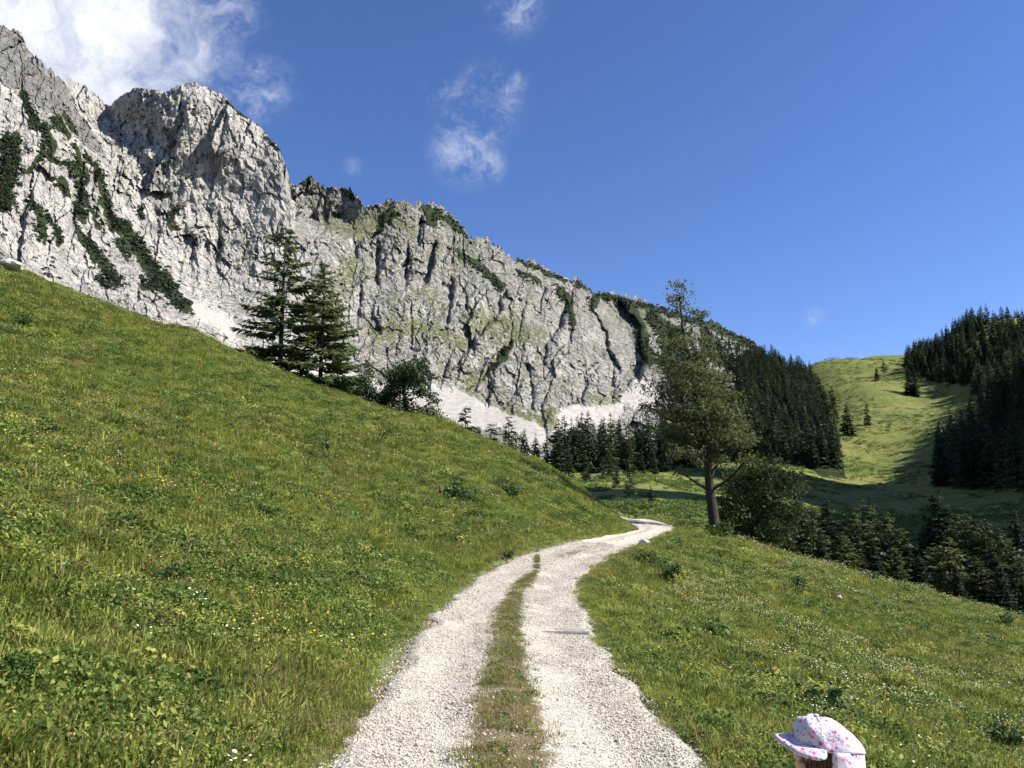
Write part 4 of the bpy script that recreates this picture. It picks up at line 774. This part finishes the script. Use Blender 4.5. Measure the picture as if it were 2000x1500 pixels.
keep = (of > 0.7) & (ppx > -60) & (ppx < 2060) & (ppy < 1600) & (fbm(gx * 0.28, gy * 0.28, 3, 131) + 0.5 * rng.uniform(size=len(gx)) > 0.74); gx, gy, gz = gx[keep], gy[keep], gz[keep]; n = len(gx)
scatter('meadow_herbs', np.stack([gx, gy, gz - 0.02], 1), np.stack([0 * gx, 0 * gx, rng.uniform(0, 6.28, n)], 1), rng.uniform(0.55, 1.25, n) * np.clip(0.55 + gy * 0.02, 0.6, 1.1), rng.choice([0, 0, 1, 1, 1, 2, 2, 3], n), CL, None, 'taller leafy herb clumps spread over the meadow slopes')
# grass of the middle strip and the ragged edges of the track
n = 7500; y = 3.4 + (rng.uniform(size=n) ** 1.25) * 27; a_, b_ = strip_x(np.clip(y, 5.2, 24.0)); u = rng.normal(0.5, 0.27, n); x = a_ + (b_ - a_) * u
cl_ = np.interp(y, yy, XL); cr_ = np.interp(y, yy, XR); mid = cl_ + (cr_ - cl_) * 0.50; late = y > 23.0; x = np.where(late, mid + rng.normal(size=n) * 0.10, x)
dens = fbm(x * 4.5, y * 3.0, 3, 111); keep = (rng.uniform(size=n) < np.clip(1.2 - np.abs(u - 0.5) * 1.5, 0, 1)) & (dens > np.where(late, np.where(rng.uniform(size=n) < np.clip((31 - y) / 22, 0, .3), 0.50, 2.0), 0.40)); x, y = x[keep], y[keep]; n = len(x)
z = H(x, y, False) + 0.015
scatter('track_grass', np.stack([x, y, z], 1), np.stack([rng.normal(size=n) * .15, rng.normal(size=n) * .15, rng.uniform(0, 6.28, n)], 1), rng.uniform(0.25, 0.65, n), rng.choice([0, 1, 3, 5, 5, 5, 8, 8], n), VAR, None, 'thin trampled grass growing along the middle of the track')
# flowers
FL = [flower_mesh('head', 4, 0.17, 0.14, 0.010, 'petal_white', 1), flower_mesh('head', 5, 0.16, 0.16, 0.010, 'petal_cream', 2), flower_mesh('head', 3, 0.20, 0.10, 0.014, 'petal_yellow', 3), flower_mesh('head', 2, 0.22, 0.08, 0.016, 'petal_orange', 4), flower_mesh('head', 6, 0.24, 0.04, 0.012, 'petal_white', 5)]
gx, gy = field(30000, 3.0, 52, 1.25); of = offroad(gx, gy); gz = H(gx, gy); ppx, ppy = project(gx, gy, gz)
right = gx > np.interp(gy, yy, XR)
pr_ = np.where(right, (0.12 + 0.75 * sstep(fbm(gx * 0.35, gy * 0.35, 4, 121), 0.40, 0.70)) * sstep(of, 0.6, 3.5), 0.26 * sstep(fbm(gx * 0.3, gy * 0.3, 3, 122), 0.42, 0.62))
keep = (of > 0.25) & (ppx > -60) & (ppx < 2060) & (ppy < 1600) & (ppy > np.interp(ppx, SIL[:, 0], SIL[:, 1]) - 8) & (rng.uniform(size=len(gx)) < pr_)
gx, gy, gz, right = gx[keep], gy[keep], gz[keep], right[keep]; n = len(gx); u = rng.uniform(size=n)
vid = np.where(right, np.where(u < 0.18, 0, np.where(u < 0.90, 1, np.where(u < .985, 2, 4))), np.where(u < 0.28, 0, np.where(u < 0.52, 1, np.where(u < 0.86, 2, np.where(u < 0.95, 3, 4)))))
dist = np.hypot(gx, gy)
scatter('wildflowers', np.stack([gx, gy, gz], 1), np.stack([0 * gx, 0 * gx, rng.uniform(0, 6.28, n)], 1), rng.uniform(0.7, 1.2, n) * (1 + np.clip(dist - 10, 0, 50) * 0.016), vid, FL, None, 'tiny white, cream and yellow flowers scattered through the meadow grass')

# ------------------------------------------------------------------ loose gravel on the track
def rock_mesh(name, seed, mat, sub=1, amp=0.35, flat=0.65):
    g = np.random.default_rng(seed); bm = bmesh.new(); bmesh.ops.create_icosphere(bm, subdivisions=sub, radius=1.0)
    nn = g.normal(size=(9, 3)); nn /= np.linalg.norm(nn, axis=1)[:, None]; dd = g.uniform(0.55, 0.9, 9)
    for v in bm.verts:
        p = np.array(v.co)
        for k in range(9):
            t = p @ nn[k]
            if t > dd[k]: p = p - nn[k] * (t - dd[k])
        p = p * (1 + g.normal() * amp * 0.18) * np.array([1, 0.8, flat]); v.co = p
    me = bpy.data.meshes.new(name); bm.to_mesh(me); bm.free(); me.materials.append(MATS[mat]); return me
PEB = [rock_mesh('pebble', 400 + i, 'gravel') for i in range(5)]
n = 110000; y = 3.2 * (28.0 / 3.2) ** (rng.uniform(size=n) ** 0.95); cl_ = np.interp(y, yy, XL); cr_ = np.interp(y, yy, XR); u = rng.uniform(-0.05, 1.05, n); x = cl_ + (cr_ - cl_) * u
a_, b_ = strip_x(np.clip(y, 5.2, 24.0)); ins = (x > a_ + 0.05) & (x < b_ - 0.05) & (y < 22); ed = np.minimum(u, 1 - u)
keep = (~ins | (rng.uniform(size=n) < 0.12)) & ((ed > 0.05) | (rng.uniform(size=n) < 0.35 + 4 * ed)); x, y = x[keep], y[keep]; n = len(x)
s = np.exp(rng.normal(-4.95, 0.36, n)) * (1 + np.clip(y - 8, 0, 30) * 0.035); s = np.clip(s, 0.005, 0.045); z = H(x, y, False) + s * 0.25
ul = (x - np.interp(y, yy, XL)) / (np.interp(y, yy, XR) - np.interp(y, yy, XL)); z = z + 0.035 * np.exp(-((ul - 0.47) / 0.12) ** 2) - 0.02 * (np.exp(-((ul - 0.22) / 0.12) ** 2) + np.exp(-((ul - 0.76) / 0.12) ** 2)) + (fbm(x * 3, y * 3, 3, 70) - 0.5) * 0.035
scatter('gravel', np.stack([x, y, z], 1), rng.uniform(0, 6.28, (n, 3)) * np.array([.08, .08, 1]), s, rng.integers(0, 5, n), PEB, None, 'loose pale limestone gravel lying on both wheel tracks')

# ------------------------------------------------------------------ single plants and stones in the meadow
def ground_at(px, py, y0=3.0, y1=60.0):
    Y = np.linspace(y0, y1, 900); rx, rz = ray(px, py); h = H(rx * Y, Y); k = np.argmax(h >= CAMZ + rz * Y); return float(rx * Y[k]), float(Y[k]), float(h[k])
def weed(px, py, wpx, hpx, label, mat='weed', n=260, seed=0, name='leafy_plant', leaf=None):
    x, y, z = ground_at(px, py); k = y / F; w_, h_ = wpx * k * 0.5, hpx * k
    g = np.random.default_rng(seed); e = bpy.data.objects.new(name, None); COL.objects.link(e); e.location = (x, y, z - 0.03); tag(e, label, 'plant', 'bigger plants in the meadow')
    st = []; cs = []; ns = []
    for i in range(12):
        a = g.uniform(0, 6.28); r = w_ * math.sqrt(g.uniform()); tip = np.array([r * math.cos(a), r * math.sin(a), h_ * g.uniform(0.6, 1.0) * (1 - 0.4 * (r / w_) ** 2)]); st.append(tube([(0.3 * tip[0], 0.3 * tip[1], 0), 0.6 * tip + np.array([0, 0, .1 * h_]), tip], [0.010, 0.007, 0.003], 4))
        m = n // 12; t = g.uniform(0.25, 1.05, (m, 1)); cs.append(tip * t + g.normal(size=(m, 3)) * w_ * 0.20 * np.array([1, 1, 0.6])); ns.append(np.tile([0, 0, 0.8], (m, 1)))
    c = np.concatenate(cs); c[:, 2] = np.maximum(c[:, 2], 0.03); V, Q = leaf_quads(c, (leaf or w_ * 0.13) * g.uniform(0.6, 1.3, len(c)), np.concatenate(ns), 1.1)
    tv, tf = join(st); obj('stem', mesh_np('stem', tv, tf, MATS['weed'], True), e); obj('foliage', mesh_np('foliage', V, Q, MATS[mat]), e); return e
for i, a in enumerate([(898, 985, 72, 56, 'large dark leafy clump on the left slope near the crest'), (1000, 975, 48, 40, 'smaller dark leafy clump right of the large one on the left slope'), (1310, 1142, 62, 52, 'dark leafy clump on the right slope below the track bend'), (1262, 1105, 60, 34, 'low green clump at the right edge of the narrow track'), (325, 1145, 90, 50, 'dark green clump in the middle of the left slope'), (520, 1010, 46, 34, 'small dark plant high on the left slope'), (85, 850, 50, 34, 'dark green plant near the left edge of the slope'), (45, 640, 44, 32, 'leafy clump close below the skyline at the left'), (1380, 1245, 90, 46, 'brownish-green clump on the right slope level with the water bar'), (1630, 1395, 120, 56, 'leafy plants growing behind the child'), (1960, 1460, 80, 50, 'dark green plant in the lower right corner'), (1500, 1340, 60, 36, 'low leafy plant left of the child on the slope'), (1960, 1225, 44, 30, 'dark tuft at the right edge of the meadow'), (1840, 1160, 40, 26, 'small bush on the lower edge of the right meadow'), (1560, 1150, 40, 26, 'small bush near the shady trees on the right meadow'), (1700, 1135, 34, 22, 'little shrub in the middle of the right meadow edge'), (1410, 1050, 60, 36, 'bright leafy shrub at the foot of the tall tree'), (120, 1115, 44, 32, 'dark plant on the left slope near the frame edge'), (225, 885, 36, 24, 'small dark tuft on the upper left slope'), (630, 880, 40, 24, 'low tuft in the middle of the upper left slope'), (990, 1090, 34, 18, 'low tuft beside the track on the left bank')]):
    weed(a[0], a[1], a[2], a[3], a[4], 'weed' if i not in (3, 8, 16) else 'herb', 300, 600 + i)
weed(25, 1365, 95, 95, 'bright green feathery fern at the left edge of the slope', 'fern', 1700, 700, 'fern_plant', 0.013)
def stone(px, py, wpx, label, flat=0.6, seed=0, rz=0.0, el=1.0):
    x, y, z = ground_at(px, py); r = wpx * y / F * 0.5; me = rock_mesh('stone', 800 + seed, 'limestone', 3, 0.25, flat); o = obj('stone', me); o.location = (x, y, z + r * flat * 0.45); o.scale = (r * el, r, r); o.rotation_euler = (0, 0, rz); tag(o, label, 'stone', 'stones in the grass')
for i, a in enumerate([(531, 1193, 17, 'white stone in the grass midway up the left slope'), (243, 1030, 26, 'long pale stone on the upper left slope'), (100, 1222, 18, 'small grey stone near the left frame edge'), (1218, 1004, 16, 'pale boulder on the bank above the end of the track'), (1258, 1062, 22, 'flat white stone lying beside the far bend'), (15, 530, 60, 'bare pale rock slab on the skyline at the left edge'), (645, 1242, 14, 'white pebble-like stone above the left track edge'), (357, 1190, 12, 'little white stone right of the dark clump'), (1640, 1170, 20, 'pale stone on the bare streak of the right slope'), (1290, 1148, 10, 'small stone by the dark clump on the right slope'), (735, 1222, 14, 'grey stone just above the water bar end')]):
    stone(a[0], a[1], a[2], a[3], 0.55, i, 0.5 * i, 1.3)
# timber-and-steel water bar across the track
yb = 11.45; xa, xb = -1.02, 1.05
dm = bpy.data.materials
solid('weathered_steel', (0.26, 0.25, 0.24), 0.6, 0.3, 12, Metallic=0.3)
e = bpy.data.objects.new('water_bar', None); COL.objects.link(e); e.location = (0, yb, float(zr(yb))); tag(e, 'thin grey steel water bar laid straight across the track', 'drain')
def box_mesh(name, sx, sy, sz, mat, bev=0.004):
    bm = bmesh.new(); bmesh.ops.create_cube(bm, size=1.0); bmesh.ops.scale(bm, vec=(sx, sy, sz), verts=bm.verts); bmesh.ops.bevel(bm, geom=bm.edges[:], offset=bev, segments=1, affect='EDGES'); me = bpy.data.meshes.new(name); bm.to_mesh(me); bm.free(); me.materials.append(MATS[mat]); return me
for dy_ in (-0.045, 0.045):
    o = obj('rail', box_mesh('rail', xb - xa, 0.014, 0.09, 'weathered_steel'), e); o.location = ((xa + xb) / 2, dy_, -0.022); o.rotation_euler = (0, 0.014, 0.02)
o = obj('channel_floor', box_mesh('channel_floor', xb - xa - 0.02, 0.07, 0.01, 'weathered_steel'), e); o.location = ((xa + xb) / 2, 0, -0.030); o.rotation_euler = (0, 0.014, 0.02)
for dx_ in (-0.6, 0.05, 0.7):
    o = obj('spacer', box_mesh('spacer', 0.02, 0.078, 0.02, 'weathered_steel'), e); o.location = ((xa + xb) / 2 + dx_, 0, -0.010)

# ------------------------------------------------------------------ child with a flowered sun cap, facing left
def _cap(t):
    tc = t.n('ShaderNodeTexCoord').outputs['Object']
    wv = t.n('ShaderNodeVectorMath', {0: t.noise(tc, 60, 2, col=True), 1: (0.012, 0.012, 0.012), 2: tc}, operation='MULTIPLY_ADD').outputs[0]
    v = t.n('ShaderNodeTexVoronoi', {'Vector': wv, 'Scale': 58.0}); v2 = t.n('ShaderNodeTexVoronoi', {'Vector': wv, 'Scale': 84.0})
    hue = t.n('ShaderNodeSeparateColor', {0: v.outputs['Color']}); h2 = t.n('ShaderNodeSeparateColor', {0: v2.outputs['Color']})
    c = t.ramp(hue.outputs[0], [(0, (0.72, 0.09, 0.20)), (0.35, (0.78, 0.25, 0.38)), (0.7, (0.86, 0.45, 0.52))], 'CONSTANT'); c2 = t.ramp(h2.outputs[0], [(0, (0.10, 0.22, 0.42)), (0.5, (0.16, 0.36, 0.38)), (0.75, (0.45, 0.30, 0.55))], 'CONSTANT')
    m = t.math('MULTIPLY', t.smooth(v.outputs['Distance'], 0.40, 0.28), t.math('LESS_THAN', hue.outputs[1], 0.80)); m2 = t.math('MULTIPLY', t.smooth(v2.outputs['Distance'], 0.34, 0.24), t.math('LESS_THAN', h2.outputs[1], 0.50))
    col = t.mix(m2, t.mix(m, (0.66, 0.60, 0.68), c), c2); wn = t.noise(tc, 500, 2)
    return bsdf(t, col, 0.9, bump(t, t.math('ADD', wn, t.math('MULTIPLY', t.noise(tc, 45, 4), 6.0)), 0.6, 0.002), spec=0.1)
material('flowered_cotton', _cap); solid('skin', (0.62, 0.40, 0.29), 0.55, 0.05); solid('brown_hair', (0.11, 0.065, 0.035), 0.5, 0.5, 90); solid('pink_jersey', (0.62, 0.22, 0.30), 0.9, 0.08, 200); solid('blue_denim', (0.07, 0.11, 0.20), 0.9, 0.15, 200); solid('shoe_rubber', (0.25, 0.06, 0.10), 0.7)
CHX, CHY = 1.020, 2.76; chz = float(H(np.array([CHX]), np.array([CHY]), False)[0])
ch = bpy.data.objects.new('person', None); COL.objects.link(ch); ch.location = (CHX, CHY, chz); ch.scale = (0.96, 0.96, 0.99); ch.rotation_euler = (0, 0, R(-8)); tag(ch, 'small child facing left in a white cap with pink flowers, at the lower edge', 'person')
def skin_body(name, verts, edges, radii, mat, sub=2, extra=None):
    me = bpy.data.meshes.new(name); me.from_pydata(verts, edges, []); o = bpy.data.objects.new(name, me); COL.objects.link(o)
    sk = o.modifiers.new('skin', 'SKIN'); sk.use_smooth_shade = True
    for i, r in enumerate(radii):
        d = me.skin_vertices[0].data[i]; d.radius = r if isinstance(r, tuple) else (r, r); d.use_root = (i == 0)
    ss = o.modifiers.new('sub', 'SUBSURF'); ss.levels = sub; ss.render_levels = sub
    dg = bpy.context.evaluated_depsgraph_get(); ev = o.evaluated_get(dg); m2 = bpy.data.meshes.new_from_object(ev); bpy.data.objects.remove(o)
    m2.name = name; m2.materials.clear(); m2.materials.append(MATS[mat])
    for p in m2.polygons: p.use_smooth = True
    return m2
# local frame: the child looks along -x; total height about one metre
bv = [(0, 0, 0.43), (0, 0, 0.55), (0, 0, 0.68), (0.0, 0, 0.755), (-0.005, 0, 0.80), (-0.01, 0, 0.86), (-0.012, 0, 0.925), (-0.005, 0, 0.965)]
be = [(0, 1), (1, 2), (2, 3), (3, 4), (4, 5), (5, 6), (6, 7)]; br = [(.085, .075), (.08, .072), (.085, .07), (.04, .04), (.036, .036), (.074, .070), (.080, .076), (.05, .05)]
for s in (-1, 1):
    b = len(bv); bv += [(0, s * .055, .39), (-.005, s * .06, .22), (0.0, s * .062, .05), (-.05, s * .064, .022)]; be += [(0, b), (b, b + 1), (b + 1, b + 2), (b + 2, b + 3)]; br += [.058, .042, .030, .026]
    b = len(bv); bv += [(0, s * .115, .70), (.01, s * .150, .56), (-.03, s * .155, .44), (-.05, s * .152, .395)]; be += [(2, b), (b, b + 1), (b + 1, b + 2), (b + 2, b + 3)]; br += [.034, .027, .020, .020]
    for k, (fx, fy, fl) in enumerate([(-.03, .012, .028), (-.018, .006, .040), (-.006, 0, .043), (.006, -.005, .038), (.016, -.010, .030)]):
        f0 = len(bv); h = Vector((-.05, s * .152, .395)); bv += [tuple(h + Vector((fx, s * fy, -.018))), tuple(h + Vector((fx * 1.2 - .004, s * fy, -.018 - fl)))]; be += [(b + 3, f0), (f0, f0 + 1)]; br += [.0075, .006]
body = skin_body('body', bv, be, br, 'skin', 2)
bmh = bmesh.new(); bmh.from_mesh(body)
def ell(bm, c, r, seg=12): 
    m = Matrix.Translation(c) @ Matrix.Diagonal((*r, 1)); bmesh.ops.create_uvsphere(bm, u_segments=seg, v_segments=seg // 2 + 2, radius=1.0, matrix=m)
ell(bmh, (-.094, 0, .892), (.016, .012, .014)); ell(bmh, (-.082, .03, .845 + .012), (.02, .022, .02)); ell(bmh, (-.082, -.03, .857), (.02, .022, .02)); ell(bmh, (-.084, 0, .862), (.012, .024, .007))
for s in (-1, 1): ell(bmh, (.005, s * .080, .893), (.018, .010, .026))
for p in bmh.faces: p.smooth = True
bmh.to_mesh(body); bmh.free(); bo = obj('body', body, ch)
em = bpy.data.meshes.new('eye'); bme = bmesh.new(); ell(bme, (0, 0, 0), (.008, .010, .008)); bme.to_mesh(em); bme.free(); solid('eye_dark', (0.03, 0.02, 0.02), 0.2); em.materials.append(MATS['eye_dark'])
for s in (-1, 1): o = obj('eye', em, ch); o.location = (-.080, s * .032, .905)
def shell(name, mat, zs, cx, rx, ry, seg=20, cap=False):
    V = []; 
    for z, c, a, b in zip(zs, cx, rx, ry): V += [(c + a * math.cos(t), b * math.sin(t), z) for t in np.linspace(0, 2 * math.pi, seg, endpoint=False)]
    Fc = [(i * seg + j, i * seg + (j + 1) % seg, (i + 1) * seg + (j + 1) % seg, (i + 1) * seg + j) for i in range(len(zs) - 1) for j in range(seg)]
    return mesh_np(name, np.array(V), np.array(Fc), MATS[mat], True)
obj('shirt', shell('shirt', 'pink_jersey', [.40, .48, .58, .68, .735, .765], [0] * 6, [.098, .095, .092, .088, .070, .045], [.112, .105, .102, .112, .100, .045]), ch)
obj('trousers', skin_body('trousers', [(0, 0, .44), (0, .055, .39), (-.003, .06, .24), (0, .062, .09), (0, -.055, .39), (-.003, -.06, .24), (0, -.062, .09)], [(0, 1), (1, 2), (2, 3), (0, 4), (4, 5), (5, 6)], [(.10, .09), .07, .056, .046, .07, .056, .046], 'blue_denim'), ch)
for s in (-1, 1):
    sm_ = bpy.data.meshes.new('shoe'); bs = bmesh.new(); ell(bs, (-.035, s * .064, .026), (.078, .036, .034), 14); [setattr(f, 'smooth', True) for f in bs.faces]; bs.to_mesh(sm_); bs.free(); sm_.materials.append(MATS['shoe_rubber']); obj('shoe', sm_, ch)
    ob = obj('sleeve', skin_body('sleeve', [(0, s * .09, .705), (.004, s * .125, .66), (.008, s * .142, .60)], [(0, 1), (1, 2)], [.048, .043, .038], 'pink_jersey'), ch)
# hair: strands hanging from under the cap at the back and side
hs = []
g = np.random.default_rng(5)
for i in range(420):
    a = g.uniform(-2.45, 2.45); x0, y0 = -.008 + .088 * math.cos(a), .083 * math.sin(a); z0 = g.uniform(.90, .945); L = g.uniform(.09, .20)
    hs.append(tube([(x0, y0, z0), (x0 * 1.06 + g.normal() * .006, y0 * 1.06 + g.normal() * .006, z0 - L * .5), (x0 * 1.0 + g.normal() * .012, y0 * 1.0 + g.normal() * .012, z0 - L)], [.0030, .0028, .0012], 3))
hv, hf = join(hs); obj('hair', mesh_np('hair', hv, hf, MATS['brown_hair'], True), ch)
# cap: six gathered panels, a curved brim in front, a flap over the neck
capo = bpy.data.objects.new('cap', None)
seg, ring = 48, 12; V = []
for i in range(ring + 1):
    v = i / ring * math.pi / 2
    for j in range(seg):
        a = 2 * math.pi * j / seg; q = 1 + 0.022 * abs(math.sin(3 * a)) * math.sin(v) + 0.004 * math.sin(11 * a + 3 * v)
        rr = math.sin(v) ** 0.92; zz = math.cos(v) ** 1.15
        V.append((0.108 * rr * q * math.cos(a) + (0.016 - 0.046 * zz), 0.096 * rr * q * math.sin(a), 0.084 * zz + 0.003 * math.sin(5 * a) * rr))
Fc = [(i * seg + j, i * seg + (j + 1) % seg, (i + 1) * seg + (j + 1) % seg, (i + 1) * seg + j) for i in range(ring) for j in range(seg)]
V = np.array(V); wr = (fbm(V[:, 0] * 38 + V[:, 2] * 20, V[:, 1] * 38 + V[:, 2] * 9, 3, 901) - 0.5) * 0.022; V = V * (1 + wr[:, None] / 0.1)
cm = mesh_np('cap', np.array(V), np.array(Fc), MATS['flowered_cotton'], True)
capo = obj('cap', cm, ch); capo.location = (-.006, 0, .928); capo.rotation_euler = (0, R(5), 0)
md = capo.modifiers.new('thick', 'SOLIDIFY'); md.thickness = 0.003
V = []; na, nr = 21, 6
for i in range(nr):
    for j in range(na):
        a = math.pi + (j / (na - 1) - .5) * R(150); t = i / (nr - 1); ext_ = 0.070 * math.cos((j / (na - 1) - .5) * math.pi) ** 0.55
        rr = 1 + 0; x = (.106 + ext_ * t) * math.cos(a) + .010; y = (.096 + ext_ * t * .75) * math.sin(a); V.append((x, y, 0.006 + 0.012 * t - 1.9 * y * y * (0.3 + t) - 0.016 * t * t))
bm_ = mesh_np('brim', np.array(V), grid_faces(nr, na), MATS['flowered_cotton'], True); o = obj('brim', bm_, capo); o.modifiers.new('thick', 'SOLIDIFY').thickness = 0.006
V = []; nr = 8
for i in range(nr):
    for j in range(na):
        a = (j / (na - 1) - .5) * R(190); t = i / (nr - 1); fl = 1 + 0.16 * t + 0.05 * t * math.sin(9 * a)
        V.append((.110 * fl * math.cos(a) + .010, .098 * fl * math.sin(a), 0.004 - 0.115 * t * (0.75 + .25 * math.cos(a))))
o = obj('neck_flap', mesh_np('neck_flap', np.array(V), grid_faces(nr, na), MATS['flowered_cotton'], True), capo); o.modifiers.new('thick', 'SOLIDIFY').thickness = 0.002
bb = bpy.data.meshes.new('button'); b2 = bmesh.new(); ell(b2, (-.030, 0, .089), (.008, .008, .004)); b2.to_mesh(bb); b2.free(); bb.materials.append(MATS['flowered_cotton']); obj('button', bb, capo)
